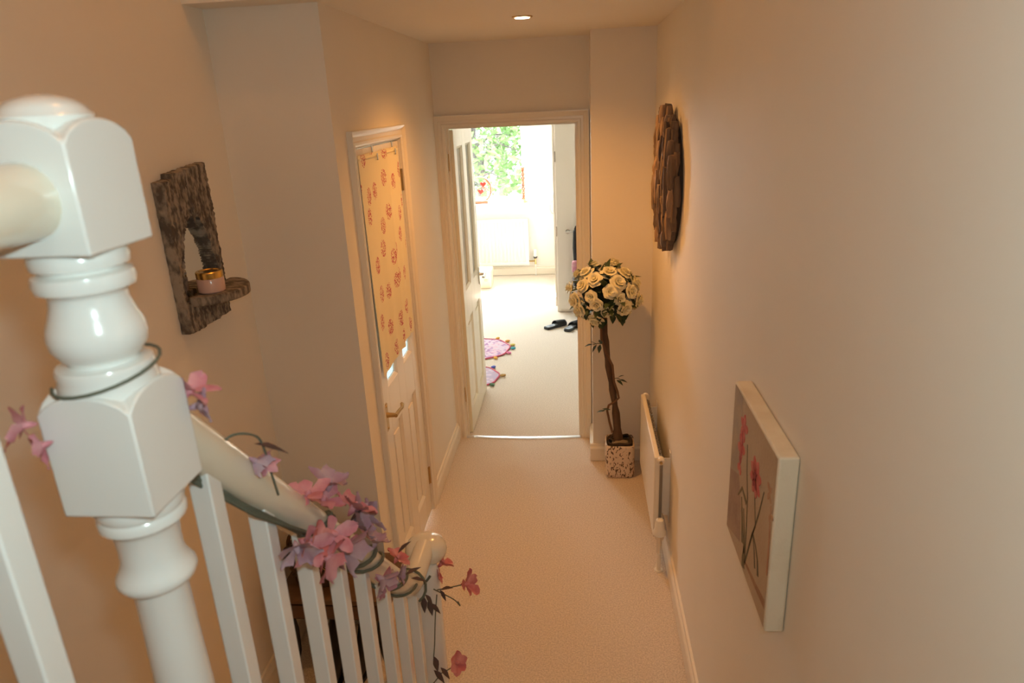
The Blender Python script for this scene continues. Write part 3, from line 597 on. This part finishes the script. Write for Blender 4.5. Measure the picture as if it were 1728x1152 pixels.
for i in range(NR):
    zz = 1-2*(i+.5)/NR
    if zz < -.82: continue
    a = i*2.39996+.3*rnd.random(); q = math.sqrt(1-zz*zz); d = Vector((q*math.cos(a), q*math.sin(a), zz+rnd.uniform(-.06, .06))).normalized()
    if i in (22, 27, 30): continue
    p = BC+Vector((d.x*BR.x, d.y*BR.y, d.z*BR.z))*rnd.uniform(.9, 1.06)
    inst('rose', ROSES[i % 3], tp, p, d.to_track_quat('Z', 'Y').to_euler(), rnd.uniform(.92, 1.22))
for i in range(130):
    zz = rnd.uniform(-1, 1); a = rnd.uniform(0, 2*math.pi); q = math.sqrt(1-zz*zz); d = Vector((q*math.cos(a), q*math.sin(a), zz))
    p = BC+Vector((d.x*BR.x, d.y*BR.y, d.z*BR.z))*rnd.uniform(.78, .98)
    dd = (d+Vector((rnd.uniform(-.9, .9), rnd.uniform(-.9, .9), rnd.uniform(-.9, .5)))).normalized()
    e = dd.to_track_quat('X', 'Z').to_euler(); inst('leaf', LEAF, tp, p, e, rnd.uniform(.8, 1.15))
def sprig(base, tips, m=LEAF2):
    for b_, d_ in tips:
        q = Vector(d_).to_track_quat('X', 'Z').to_euler(); inst('leaf', m, tp, Vector(base)+Vector(b_), q, 1.0)
def twig(a, b): obj('leaf_stalk', MB().tube([a, (Vector(a)+Vector(b))/2+Vector((0, 0, .004)), b], .002, 6), green2, tp)
a = TP(.83)+Vector((-.02, -.02, 0)); twig(a, a+Vector((-.05, -.02, .004)))
sprig(a, [((-.05, -.02, .004), (-1, -.3, -.05)), ((-.03, -.015, .0), (-.5, -.3, .5)), ((-.03, -.015, 0), (-.6, -.3, -.8)), ((-.01, -.01, 0), (-.2, -.4, -.8)), ((-.005, -.01, 0), (-.2, -.5, .8))])
a = TP(.62)+Vector((.02, -.02, 0)); twig(a, a+Vector((.03, -.02, .004)))
sprig(a, [((.025, -.02, 0), (1, -.3, -.12)), ((.015, -.02, .01), (.7, -.4, .6)), ((.012, -.02, 0), (.6, -.5, -.3))])
a = TP(.43)+Vector((-.03, -.025, 0)); twig(a, a+Vector((-.05, -.02, 0))); sprig(a, [((-.03, -.02, 0), (-1, -.2, 0)), ((.0, -.01, 0), (-1, -.2, .35))])

# ------------------------------------------------------------------ flower garland wound round the rail
ga = thing('flower_garland', (NX, 1.1, 1.3), 'garland of pink and mauve silk flowers wound round the sloping handrail', 'garland')
vine_m = mat('grey_green_vine', (.13, .14, .10), .8, bump=.5, bscale=120)
PK = mat('pink_silk', (.70, .34, .36), .75, col2=(.56, .18, .22), scale=30, spec=.2); CO = mat('coral_silk', (.78, .33, .29), .75, col2=(.60, .16, .16), scale=30, spec=.2)
MV = mat('mauve_silk', (.54, .39, .43), .8, col2=(.42, .25, .32), scale=30, spec=.2); BRN = mat('plum_leaf', (.11, .06, .055), .8, col2=(.07, .055, .04), scale=30)
def sm(pts, k=5):
    P = [Vector(p) for p in pts]; P = [P[0]*2-P[1]]+P+[P[-1]*2-P[-2]]; out = []
    for i in range(1, len(P)-2):
        a, b, c, d = P[i-1:i+3]
        for j in range(k):
            t = j/k; out.append(.5*((2*b)+(c-a)*t+(2*a-5*b+4*c-d)*t*t+(3*b-a-3*c+d)*t**3))
    return out+[P[-2]]
def helix(y0, y1, turns, ph, rr=.036):
    n_ = int(turns*16); out = []
    for i in range(n_+1):
        t = i/n_; y = y0+(y1-y0)*t; q = ph+2*math.pi*turns*t; up = Vector((0, .727, .686)); out.append(Vector((NX, y, railz(y)))+Vector((1, 0, 0))*rr*math.cos(q)+up*rr*math.sin(q))
    return out
pts = [Vector((NX+.047*math.cos(a), NY+.047*math.sin(a), 1.900+.010*math.sin(a+.6))) for a in [-2.6+i*.25 for i in range(22)]]
obj('vine', MB().tube(pts, [.0016]*len(pts), 7), vine_m, ga, smooth=60)
obj('vine', MB().tube([(NX, .66, railz(.66)-.045), (NX+.01, .75, railz(.75)-.05), (NX+.02, .86, railz(.86)-.045)]+helix(.90, 1.36, 2.4, -1.2, .033), .0042, 8), vine_m, ga, smooth=60)
obj('vine', MB().tube([(NX, .66, railz(.66)-.052), (NX+.015, .76, railz(.76)-.058), (NX+.03, .88, railz(.88)-.042)]+helix(.93, 1.40, 2.1, -.4, .033), .0032, 8), vine_m, ga, smooth=60)
obj('vine', MB().tube([(NX+.04*math.cos(a), 1.46+.012*a, .955+.04*math.sin(a)) for a in [-1+i*.4 for i in range(18)]]+[], .0035, 7), vine_m, ga, smooth=60)
def blossom(seed, m, petals=5, point=.5):
    r_ = random.Random(seed); mb = MB()
    for k_ in range(petals):
        a0_ = 2*math.pi*k_/petals+r_.uniform(-.2, .2); ln = .032*r_.uniform(.85, 1.2); lift = r_.uniform(.15, .7); vs = []
        for ti, (t, wv) in enumerate(((0, .12), (.3, .62), (.6, 1), (.85, .75*(1-point)+.3*point), (1, .12))):
            for s in (-1, 0, 1):
                rr = ln*t*math.cos(lift*(1-.4*t)); z = ln*t*math.sin(lift)+.004*abs(s)*wv+.003*r_.uniform(-1, 1)
                vs.append((rr*math.cos(a0_)-s*wv*.0125*math.sin(a0_), rr*math.sin(a0_)+s*wv*.0125*math.cos(a0_), z))
        mb.add(vs, [(i*3+j, i*3+j+1, (i+1)*3+j+1, (i+1)*3+j) for i in range(4) for j in range(2)])
    mb.lathe([(.001, -.012), (.004, -.006), (.006, .002), (.003, .010), (.001, .012)], 0, 0, 8)
    return mesh('flower', mb, m, 60, recalc=False)
BL = {'p': [blossom(1, PK, 5, .3), blossom(2, PK, 6, .7)], 'c': [blossom(3, CO, 5, .1), blossom(4, CO, 6, .2)], 'm': [blossom(5, MV, 5, .9), blossom(6, MV, 6, 1)]}
FL = [('p', -.400, .627, 1.855, (.6, .3, .7), .8), ('m', -.400, .632, 1.836, (.8, .4, .1), .7), ('p', -.485, .515, 1.872, (-.7, -.6, .2), .7), ('p', -.478, .520, 1.850, (-.8, -.5, -.2), .6),
      ('p', -.420, .905, 1.565, (.3, -.3, 1), 1.0), ('p', -.415, .945, 1.530, (.5, -.2, 1), 1.0), ('m', -.410, .965, 1.545, (.3, .2, 1), 1.1), ('p', -.395, 1.015, 1.470, (.6, .3, .8), 1.25),
      ('m', -.395, 1.015, 1.440, (.9, .3, .4), 1.35), ('m', -.392, 1.06, 1.418, (.8, .7, .3), 1.2), ('p', -.398, .825, 1.535, (.9, -.3, -.2), 1.1), ('c', -.398, .850, 1.520, (.9, -.2, .1), 1.1), ('p', -.392, .905, 1.495, (1, -.3, .2), 1.1),
      ('p', -.395, .880, 1.472, (.8, 0, -.7), 1.2), ('m', -.395, .955, 1.430, (.8, .4, -.6), 1.4), ('p', -.405, .985, 1.420, (.8, .3, -.3), 1.0), ('m', -.400, .800, 1.545, (.5, -.8, -.4), 1.0),
      ('m', -.402, 1.130, 1.238, (.7, 0, -.7), 1.1), ('p', -.404, 1.138, 1.228, (.8, .3, -.6), 1.2), ('c', -.405, 1.255, 1.192, (.5, .2, .8), 1.0), ('m', -.412, 1.150, 1.305, (.3, .3, .9), 1.0), ('m', -.40, 1.235, 1.165, (.9, 0, .1), .8),
      ('c', -.400, 1.630, .900, (.7, .5, .6), 1.15), ('c', -.410, 1.60, .885, (.8, .2, .4), .9), ('c', -.329, 1.60, .858, (.9, -.3, .3), 1.25), ('c', -.370, 1.58, .599, (.7, -.5, .5), 1.15), ('m', -.412, .752, 1.708, (.5, .4, -.7), .7), ('p', -.406, .762, 1.700, (.4, .5, -.9), .55)]
for i, (c, x, y, z, d, s) in enumerate(FL):
    inst('flower', BL[c][i % 2], ga, (x, y, z), Vector(d).to_track_quat('Z', 'Y').to_euler(), s)
GL = leaf_mesh(.045, .009, BRN, 'garland_leaf')
for (x, y, z), d in (((-.424, 1.52, .885), (.5, -.2, -.6)), ((-.42, 1.53, .86), (.3, -.4, -.8)), ((-.42, 1.54, .84), (.6, -.3, -.3)), ((-.393, 1.56, .868), (.8, -.3, .5)), ((-.393, 1.56, .868), (.5, -.2, -.8)), ((-.43, 1.525, .875), (.1, -.5, -.7)),
                     ((-.412, 1.56, .60), (.6, -.3, -.5)), ((-.43, 1.55, .60), (.7, -.3, -.6)), ((-.425, 1.545, .655), (.3, -.3, -.9)), ((-.405, .745, 1.735), (.6, .3, -.3)), ((-.40, 1.25, 1.21), (.5, .2, .5)), ((-.40, 1.0, 1.45), (.6, .2, .7)), ((-.41, 1.32, 1.10), (.6, .4, .2)), ((-.41, 1.36, 1.06), (.7, .3, -.3))):
    inst('garland_leaf', GL, ga, (x, y, z), Vector(d).to_track_quat('X', 'Z').to_euler(), rnd.uniform(.8, 1.1))
for p in ([(-.40, 1.56, .868), (-.365, 1.58, .862), (-.335, 1.60, .856)], [(-.41, 1.56, .87), (-.36, 1.57, .83), (-.345, 1.58, .80), (-.35, 1.58, .815)], [(-.41, 1.56, .58), (-.39, 1.57, .585), (-.372, 1.58, .595)],
          [(-.43, .70, 1.75), (-.412, .715, 1.762), (-.40, .745, 1.745), (-.40, .760, 1.715), (-.405, .775, 1.68), (-.408, .79, 1.635)], [(-.40, 1.55, .86), (-.41, 1.545, .78), (-.418, 1.545, .70), (-.425, 1.545, .65)], [(-.46, 1.50, .55), (-.43, 1.53, .57), (-.41, 1.56, .58)]):
    obj('stem', MB().tube(sm(p), .0016, 6), vine_m, ga, smooth=60)

# ------------------------------------------------------------------ side table in the corner by the mirror wall, basket and shoes
dkw = mat('dark_stained_wood', (.07, .035, .018), .4, col2=(.12, .06, .03), scale=9, stretch=(.25, 3, 3), bump=.15, bscale=30)
sd = thing('side_table', (-.97, 2.22, 0), 'low dark wood table with curved black legs, standing behind the balusters', 'table')
obj('tabletop', MB().box(-1.165, -.735, 2.085, 2.385, .365, .388), mat('worn_tan_wood', (.17, .095, .05), .45, col2=(.11, .06, .03), scale=8, stretch=(.3, 3, 3)), sd, bev=.004)
obj('apron', MB().box(-1.150, -.75, 2.10, 2.375, .285, .365), dkw, sd, bev=.003)
obj('drawer', MB().box(-1.12, -.78, 2.092, 2.11, .297, .355), dkw, sd, bev=.003)
for x, s in ((-1.13, -1), (-.77, 1)):
    for y, t in ((2.12, -1), (2.35, 1)):
        obj('leg', MB().tube([(x, y, .29), (x+s*-.012, y, .22), (x+s*-.010, y, .12), (x+s*.008, y+t*.006, .04), (x+s*.018, y+t*.01, .002)], [.013, .012, .010, .009, .010], 10), 'black', sd, smooth=60)
bk = thing('wicker_basket', (-1.03, 2.24, .389), 'dark woven basket with loose straw on the low table', 'basket')
wk = mat('dark_wicker', (.055, .03, .018), .7, col2=(.12, .065, .035), scale=60, bump=.9, bscale=80)
bm_ = MB()
for i in range(9):
    z = .396+.0145*i; rr = .085+.028*i/8; pts = [(-1.03+1.12*(rr+.004*(1 if (j+i) % 2 else -1))*math.cos(2*math.pi*j/32), 2.24+(rr+.004*(1 if (j+i) % 2 else -1))*math.sin(2*math.pi*j/32), z) for j in range(33)]
    bm_.tube(pts, .0085, 6)
obj('woven_side', bm_, wk, bk, smooth=60)
obj('basket_base', MB().lathe([(.01, .3895), (.09, .3895), (.095, .396), (.01, .398)], -1.03, 2.24, 24, 1.12, 1), wk, bk)
obj('basket_handle', MB().tube([(-1.03+.125*math.cos(a), 2.24, .51+.11*math.sin(a)) for a in [math.pi*i/14 for i in range(15)]], .007, 8), wk, bk, smooth=60)
sw = MB(); 
for i in range(7):
    a = rnd.uniform(-1, 1); sw.tube([(-1.02+.02*i, 2.16+.02*a, .50+.01*a), (-.98+.02*i, 2.13, .505+.012*a), (-.93+.02*i, 2.11, .49+.02*a)], .0015, 5)
obj('straw', sw, mat('pale_straw', (.45, .30, .12), .8), bk)
def boot(x, y, rz, label):
    t = thing('boot', (x, y, 0), label, 'boot', 'black boots under the low table'); mb = MB(); c, s = math.cos(rz), math.sin(rz)
    rows = [(-.11, .030, .16, .0), (-.10, .036, .20, 0), (-.05, .036, .20, 0), (0, .034, .12, 0), (.05, .039, .08, 0), (.10, .041, .066, 0), (.14, .034, .052, 0), (.158, .018, .035, .004)]
    vs = []
    for l_, wv, h, z0 in rows:
        for q in range(10):
            a = 2*math.pi*q/10; yy = wv*math.cos(a); zz = .014+z0+(h-.014)*(.5+.5*math.sin(a)); vs.append((x+l_*c-yy*s, y+l_*s+yy*c, zz))
    n = len(rows); mb.add(vs, [(i*10+j, i*10+(j+1) % 10, (i+1)*10+(j+1) % 10, (i+1)*10+j) for i in range(n-1) for j in range(10)]+[tuple(range(10)), tuple((n-1)*10+j for j in range(10))])
    obj('upper', mb, mat('black_leather', (.015, .013, .012), .45), t, smooth=60)
    so = MB(); pr = [(l_, wv*1.04) for l_, wv, h, z0 in rows]; poly = [(x+l_*c-wv*s, y+l_*s+wv*c) for l_, wv in pr]+[(x+l_*c+wv*s, y+l_*s-wv*c) for l_, wv in pr[::-1]]
    so.prism(poly, 'z', .001, .016); obj('sole', so, 'black', t)
boot(-1.00, 2.20, -1.45, 'black boot under the low table, nearer the mirror wall'); boot(-.89, 2.21, -1.65, 'black boot under the low table, nearer the curtained door')

# ------------------------------------------------------------------ bedroom: radiator, wardrobe, chair, slippers, mats, ornaments
rb = thing('radiator', (-1.02, BY, 0), 'white ribbed panel radiator under the bedroom window', 'radiator', 'radiators')
X0, X1, Z0, Z1, YR = -1.42, -.640, .150, .735, BY-.075
nr = 17; vs = []
for i in range(nr*4+1):
    u = i/(nr*4); ph = (i % 4); dep = (0, .0, .016, .016)[ph]; vs += [(X0+(X1-X0)*u, YR+(dep if 2 < i < nr*4-2 else 0), z) for z in (Z0+.035, Z1-.035)]
mb = MB().add(vs, [(2*i, 2*i+2, 2*i+3, 2*i+1) for i in range(nr*4)]); mb.box(X0, X1, YR-.004, YR+.014, Z1-.036, Z1).box(X0, X1, YR-.004, YR+.014, Z0, Z0+.036).box(X0, X1, YR+.018, YR+.022, Z0, Z1)
obj('ribbed_panel', mb, 'radw', rb, smooth=0)
obj('top_grille', MB().box(X0, X1, YR+.014, BY-.012, Z1-.016, Z1-.004), 'radw', rb)
obj('valve_body', MB().tube([(X1-.01, YR+.02, .19), (-.56, YR+.02, .19)], .010, 10).tube([(-.56, YR+.02, .15), (-.56, YR+.02, .225)], .012, 12), 'brass', rb)
obj('valve_collar', MB().lathe([(.012, .222), (.026, .238), (.026, .25), (.01, .252)], -.56, YR+.02, 16), 'black', rb)
obj('valve_head', MB().lathe([(.022, .25), (.024, .256), (.022, .33), (.018, .34), (.004, .342)], -.56, YR+.02, 16), 'radw', rb)
obj('pipe', MB().tube([(-.56, YR+.02, .001), (-.56, YR+.02, .16)], .008, 10), 'radw', rb)

wd_m = mat('white_wardrobe_laminate', (.86, .77, .67), .5)
wr = thing('wardrobe', (.13, 7.9, 0), 'tall white wardrobe on the right of the bedroom', 'wardrobe')
obj('carcass', MB().box(-.236, .50, 7.12, BY-.001, .002, 2.2), wd_m, wr, bev=.003)
obj('end_door', MB().box(-.226, .49, 7.10, 7.119, .03, 2.17), wd_m, wr, bev=.003)
for i, (a, b) in enumerate(((7.135, 7.69), (7.70, 8.26), (8.27, 8.82))):
    dd = obj('side_door', MB().box(-.254, -.238, a, b, .06, 2.17), wd_m, wr, bev=.002)
    yy = a+.10 if i % 2 == 0 else b-.08
    obj('bow_handle', MB().tube([(-.254, yy, 1.02), (-.275, yy, 1.03), (-.290, yy, 1.06), (-.292, yy, 1.09), (-.290, yy, 1.12), (-.275, yy, 1.15), (-.254, yy, 1.16)], .005, 8), 'chrome', dd, smooth=60)
for z in (1.60, .86): obj('hinge', MB().box(-.232, -.224, 7.094, 7.101, z-.05, z+.05), 'chrome', wr)
lv = MB().tube([(-.115, 7.10, .858), (-.115, 7.055, .858)], .012, 12).tube([(-.135, 7.056, .860), (-.115, 7.055, .858), (-.06, 7.052, .860), (.005, 7.05, .853)], [.008, .010, .008, .006], 10).tube([(-.115, 7.0995, .858), (-.115, 7.09, .858)], .024, 16)
obj('lever_handle', lv, 'chrome', wr, smooth=60)

ch = thing('desk_chair', (.16, 6.75, 0), 'black high-backed chair beside the wardrobe, mostly hidden by the door frame', 'chair')
def pad(mb, cx, cy_, cz, ax, ay, az, n=16):
    vs = []; p = 5
    for i in range(n//2+1):
        v = -math.pi/2+math.pi*i/(n//2)
        for j in range(n):
            u = 2*math.pi*j/n; f = lambda c: math.copysign(abs(c)**(2/p), c); vs.append((cx+ax*f(math.cos(v))*f(math.cos(u)), cy_+ay*f(math.cos(v))*f(math.sin(u)), cz+az*f(math.sin(v))))
    mb.add(vs, [(i*n+j, i*n+(j+1) % n, (i+1)*n+(j+1) % n, (i+1)*n+j) for i in range(n//2) for j in range(n)]); return mb
blk = mat('black_chair_fabric', (.012, .011, .012), .8, bump=.3, bscale=200)
obj('backrest', pad(MB(), .145, 6.93, .72, .21, .035, .25), blk, ch, smooth=60)
obj('seat', pad(MB(), .145, 6.72, .45, .22, .22, .04), blk, ch, smooth=60)
for x in (.03, .33):
    for y in (6.55, 6.90): obj('leg', MB().tube([(x, y, .43), (x, y, .001)], .014, 10), 'black', ch)
for x in (.06, .23): obj('back_bar', MB().tube([(x, 6.90, .44), (x, 6.95, .55)], .012, 8), 'black', ch)
cu_ = thing('cushion', (-.035, 6.845, .49), 'small pink cushion resting on the black chair', 'cushion')
obj('cover', pad(MB(), -.035, 6.85, .548, .042, .035, .06), mat('pink_cushion_cotton', (.62, .22, .30), .85, col2=(.70, .42, .46), scale=25), cu_, smooth=60)

rub = mat('black_rubber_foam', (.016, .016, .018), .6); ins = mat('grey_insole', (.40, .42, .46), .7, col2=(.16, .16, .18), scale=30)
def slipper(x, y, rz, label):
    t = thing('slipper', (x, y, 0), label, 'slipper', 'black slippers on the bedroom carpet'); c, s = math.cos(rz), math.sin(rz)
    out = [(-.13, .026), (-.115, .036), (-.08, .039), (-.03, .035), (.03, .042), (.08, .047), (.115, .040), (.133, .022)]
    W = lambda l_, v, z: (x+l_*c-v*s, y+l_*s+v*c, z)
    poly = [W(l_, wv, 0)[:2] for l_, wv in out]+[W(l_, -wv, 0)[:2] for l_, wv in out[::-1]]
    obj('sole', MB().prism(poly, 'z', .001, .026), rub, t, bev=.004)
    pin = [W(l_*.88, wv*.78, 0)[:2] for l_, wv in out]+[W(l_*.88, -wv*.78, 0)[:2] for l_, wv in out[::-1]]
    obj('insole', MB().prism(pin, 'z', .0255, .0285), ins, t)
    vs = []; nl, na = 6, 9
    for th in (0, .005):
        for i in range(nl):
            l_ = -.005+.125*i/(nl-1); wv = .047 if l_ < .09 else .047-.5*(l_-.09); h = .050-.16*max(0, l_-.02)**1.0*.9
            for j in range(na):
                a = math.pi*j/(na-1); vs.append(W(l_, (wv+th)*math.cos(a), .012+(h+th)*math.sin(a)))
    k = nl*na; fs = [(o+i*na+j, o+i*na+j+1, o+(i+1)*na+j+1, o+(i+1)*na+j) for o in (0, k) for i in range(nl-1) for j in range(na-1)]
    fs += [(i*na+j, i*na+j+1, k+i*na+j+1, k+i*na+j) for i in (0, nl-1) for j in range(na-1)]
    obj('strap', MB().add(vs, fs), rub, t, smooth=60)
slipper(-.245, 6.60, .75, 'black slipper lying clear of the roses, on the bedroom carpet'); slipper(-.075, 6.55, 1.1, 'black slipper half hidden behind the roses, near the door frame')

def mat_print(nm, a, b, c):
    m = mat(nm, a, .9, spec=.1); N = m.node_tree.nodes; L = m.node_tree.links; bs = N['Principled BSDF']; tc = N.new('ShaderNodeTexCoord')
    v = N.new('ShaderNodeTexVoronoi'); v.inputs['Scale'].default_value = 22; L.new(tc.outputs['Object'], v.inputs['Vector']); n = N.new('ShaderNodeTexNoise'); n.inputs['Scale'].default_value = 28; L.new(tc.outputs['Object'], n.inputs[0])
    r1 = N.new('ShaderNodeMapRange'); r1.inputs[1].default_value = .25; r1.inputs[2].default_value = .5; L.new(v.outputs['Distance'], r1.inputs[0])
    m1 = N.new('ShaderNodeMix'); m1.data_type = 'RGBA'; m1.inputs[6].default_value = (*a, 1); m1.inputs[7].default_value = (*b, 1); L.new(r1.outputs[0], m1.inputs[0])
    r2 = N.new('ShaderNodeMapRange'); r2.inputs[1].default_value = .52; r2.inputs[2].default_value = .6; L.new(n.outputs[0], r2.inputs[0])
    m3 = N.new('ShaderNodeMix'); m3.data_type = 'RGBA'; m3.inputs[7].default_value = (*c, 1); L.new(m1.outputs[2], m3.inputs[6]); L.new(r2.outputs[0], m3.inputs[0]); L.new(m3.outputs[2], bs.inputs['Base Color']); return m
POM = [mat('pompom_%s' % n, c, .9) for n, c in (('orange', (.70, .33, .08)), ('yellow', (.72, .58, .16)), ('teal', (.08, .40, .50)), ('pink', (.75, .22, .40)), ('amber', (.75, .40, .06)), ('blue', (.10, .13, .52)), ('green', (.12, .22, .14)), ('brown', (.42, .27, .10)))]
def round_mat(cx, cy_, rad, label, poms, pm):
    t = thing('round_mat', (cx, cy_, 0), label, 'mat', 'pink pompom mats behind the open door'); n = 48
    rr = lambda a: rad*(1+.025*math.sin(8*a))
    obj('mat_top', MB().prism([(cx+rr(2*math.pi*i/n)*.97*math.cos(2*math.pi*i/n), cy_+rr(2*math.pi*i/n)*.97*math.sin(2*math.pi*i/n)) for i in range(n)], 'z', .001, .009), pm, t, bev=.002)
    obj('piping', MB().tube([(cx+rr(2*math.pi*i/n)*.98*math.cos(2*math.pi*i/n), cy_+rr(2*math.pi*i/n)*.98*math.sin(2*math.pi*i/n), .008) for i in range(n+1)], .007, 8), mat('raspberry_piping', (.55, .10, .16), .9), t, smooth=60)
    for a, ci in poms:
        x, y = cx+(rad+.028)*math.cos(a), cy_+(rad+.028)*math.sin(a)
        pb = MB().lathe([(.003, .001), (.016, .006), (.024, .016), (.022, .028), (.012, .036), (.002, .038)], 0, 0, 10, 1.35, .9)
        pb.v = [(px*(1+.2*noise.noise((px*90, py*90, pz*90))), py, pz) for px, py, pz in pb.v]
        inst('pompom', mesh('pompom', pb, POM[ci], 60), t, (x, y, 0), (0, 0, a), (.8, .8, .6))
round_mat(-.925, 5.96, .285, 'pink patterned pompom mat farther from the doorway', [(-.02, 2), (.28, 1), (.68, 0), (1.1, 4), (1.6, 5), (-.42, 3), (-.95, 4), (-1.5, 6), (3.1, 1), (2.4, 3), (-2.3, 0)], mat_print('pink_paisley_print', (.70, .42, .50), (.62, .50, .58), (.40, .22, .40)))
round_mat(-.905, 5.27, .24, 'pale lilac pompom mat nearest the doorway', [(.08, 7), (.9, 5), (-.72, 6), (1.6, 2), (-1.4, 4), (2.4, 0), (3.2, 3), (-2.3, 1)], mat_print('lilac_print', (.66, .56, .66), (.50, .42, .56), (.60, .40, .48)))

cb = thing('storage_box', (-1.21, 8.30, 0), 'small cream lidded box below the bedroom radiator, behind the door edge', 'box')
crm = mat('cream_box_card', (.80, .70, .50), .6)
obj('box_body', MB().box(-1.36, -1.075, 8.16, 8.44, .002, .20), crm, cb, bev=.006); obj('box_lid', MB().box(-1.366, -1.069, 8.154, 8.446, .16, .215), crm, cb, bev=.006)
obj('label_holder', MB().box(-1.15, -1.11, 8.150, 8.155, .09, .115), 'brass', cb)

SZ = B1Z0
hh = thing('heart_ornament', (-1.24, BY+.02, SZ), 'bent wooden ring ornament with red hearts on the window sill', 'ornament')
wood_o = mat('orange_wood', (.34, .13, .055), .5, col2=(.24, .085, .04), scale=30); redh = mat('red_heart', (.45, .04, .03), .4)
HX, HY, HZ = -1.235, BY+.02, SZ+.175
obj('ring', MB().tube([(HX+.14*math.cos(a), HY, HZ+.155*math.sin(a)) for a in [-2.3+4.2*i/24 for i in range(25)]], [.012+.004*(i < 5) - .006*(i > 18) for i in range(25)], 10), wood_o, hh, smooth=60)
obj('base', MB().box(HX-.11, HX+.10, HY-.03, HY+.03, SZ+.0005, SZ+.04), wood_o, hh, bev=.012, seg=3)
obj('branch', MB().tube([(HX+.125, HY, HZ-.03), (HX+.08, HY, HZ+.02), (HX+.02, HY, HZ+.035), (HX-.04, HY, HZ+.01)], [.009, .007, .006, .003], 8).tube([(HX+.125, HY, HZ+.06), (HX+.09, HY, HZ+.10), (HX+.04, HY, HZ+.11)], [.007, .005, .003], 8), wood_o, hh, smooth=60)
def heart(cx, cz, s):
    pl = []
    for i in range(24):
        t = 2*math.pi*i/24; pl.append((cx+s*.0625*16*math.sin(t)**3*.9, cz+s*.0625*(13*math.cos(t)-5*math.cos(2*t)-2*math.cos(3*t)-math.cos(4*t))*.9))
    m_ = MB(); n = 24; m_.add([(x, HY+yy, z) for yy in (-.008, .008) for x, z in pl]+[(cx, HY-.014, cz), (cx, HY+.014, cz)], [(i, (i+1) % n, n+(i+1) % n, n+i) for i in range(n)]+[((i+1) % n, i, 2*n) for i in range(n)]+[(n+i, n+(i+1) % n, 2*n+1) for i in range(n)])
    obj('heart', m_, redh, hh, smooth=60)
heart(HX+.045, HZ+.065, .042); heart(HX+.01, HZ-.025, .042)
tw = thing('twisted_ornament', (-.672, BY+.03, SZ), 'tall twisted wooden stem ornament standing on the window sill', 'ornament')
TXx, TYy = -.690, BY+.03
tm = MB()
for ph in (0, math.pi):
    pts = [(TXx+(.013+.004*math.sin(i*.9))*math.cos(ph+i*.62), TYy+.013*math.sin(ph+i*.62), SZ+.035+.38*i/44) for i in range(45)]; tm.tube(pts, [.011+.003*math.sin(i*1.7) for i in range(45)], 8)
obj('twisted_stem', tm, wood_o, tw, smooth=60)
obj('top_knob', MB().lathe([(.012, SZ+.405), (.030, SZ+.415), (.030, SZ+.43), (.02, SZ+.438), (.003, SZ+.44)], TXx, TYy, 14), wood_o, tw)
obj('foot', MB().lathe([(.055, SZ+.0005), (.058, SZ+.012), (.04, SZ+.03), (.015, SZ+.04), (.01, SZ+.045)], TXx, TYy, 20), mat('pale_wood_foot', (.55, .36, .18), .5), tw)

# ------------------------------------------------------------------ garden trees beyond the window
lm1 = mat('tree_leaf_green', (.046, .094, .026), .8, col2=(.075, .118, .04), scale=2, spec=.05); lm2 = mat('tree_leaf_bluegreen', (.036, .062, .048), .8, col2=(.065, .09, .055), scale=2, spec=.05)
tbark = mat('tree_bark', (.035, .028, .022), .9, bump=.5, bscale=20)
def tree(x, y, h, rx, rz, n, m, seed, label):
    r_ = random.Random(seed); t = thing('tree', (x, y, -.3), label, 'tree', 'garden trees beyond the window')
    obj('trunk', MB().tube([(x, y, -.3), (x+.08, y, h*.3), (x-.05, y+.05, h*.6), (x, y, h*.85)], [.12, .09, .07, .03], 9), tbark, t, smooth=60)
    br = MB(); tips = []
    for i in range(26):
        a = r_.uniform(0, 6.28); z0 = h*r_.uniform(.2, .7); L_ = rx*r_.uniform(.5, 1); e = Vector((x+L_*math.cos(a), y+L_*math.sin(a), z0+r_.uniform(-.1, .45)*rz)); br.tube([(x, y, z0), (Vector((x, y, z0))+e)/2+Vector((0, 0, .12)), e], [.03, .018, .006], 5); tips.append(e)
    obj('branches', br, tbark, t)
    lv_ = MB()
    for i in range(n):
        c = r_.choice(tips); p = c+Vector((r_.gauss(0, rx*.2), r_.gauss(0, rx*.2), r_.gauss(0, rz*.17)))
        d = Vector((r_.gauss(0, 1), r_.gauss(0, 1), r_.gauss(-.3, .7))).normalized(); s = d.cross(Vector((r_.gauss(0, 1), r_.gauss(0, 1), r_.gauss(0, 1)))).normalized(); l_ = r_.uniform(.09, .2)
        nn = d.cross(s)*l_*.12
        lv_.add([p, p+d*l_*.5+s*l_*.27+nn, p+d*l_, p+d*l_*.5-s*l_*.27+nn, p+d*l_*.5], [(0, 1, 4), (1, 2, 4), (2, 3, 4), (3, 0, 4)])
    f = obj('foliage', lv_, m, t, smooth=0, recalc=False); f['kind'] = 'stuff'
tree(-1.7, 11.9, 2.7, 1.0, 2.2, 2300, lm1, 5, 'leafy green garden tree just outside the bedroom window')
tree(-1.7, 15.6, 3.2, 1.25, 2.6, 1500, lm2, 9, 'blue-green garden tree farther off behind the leafy one')
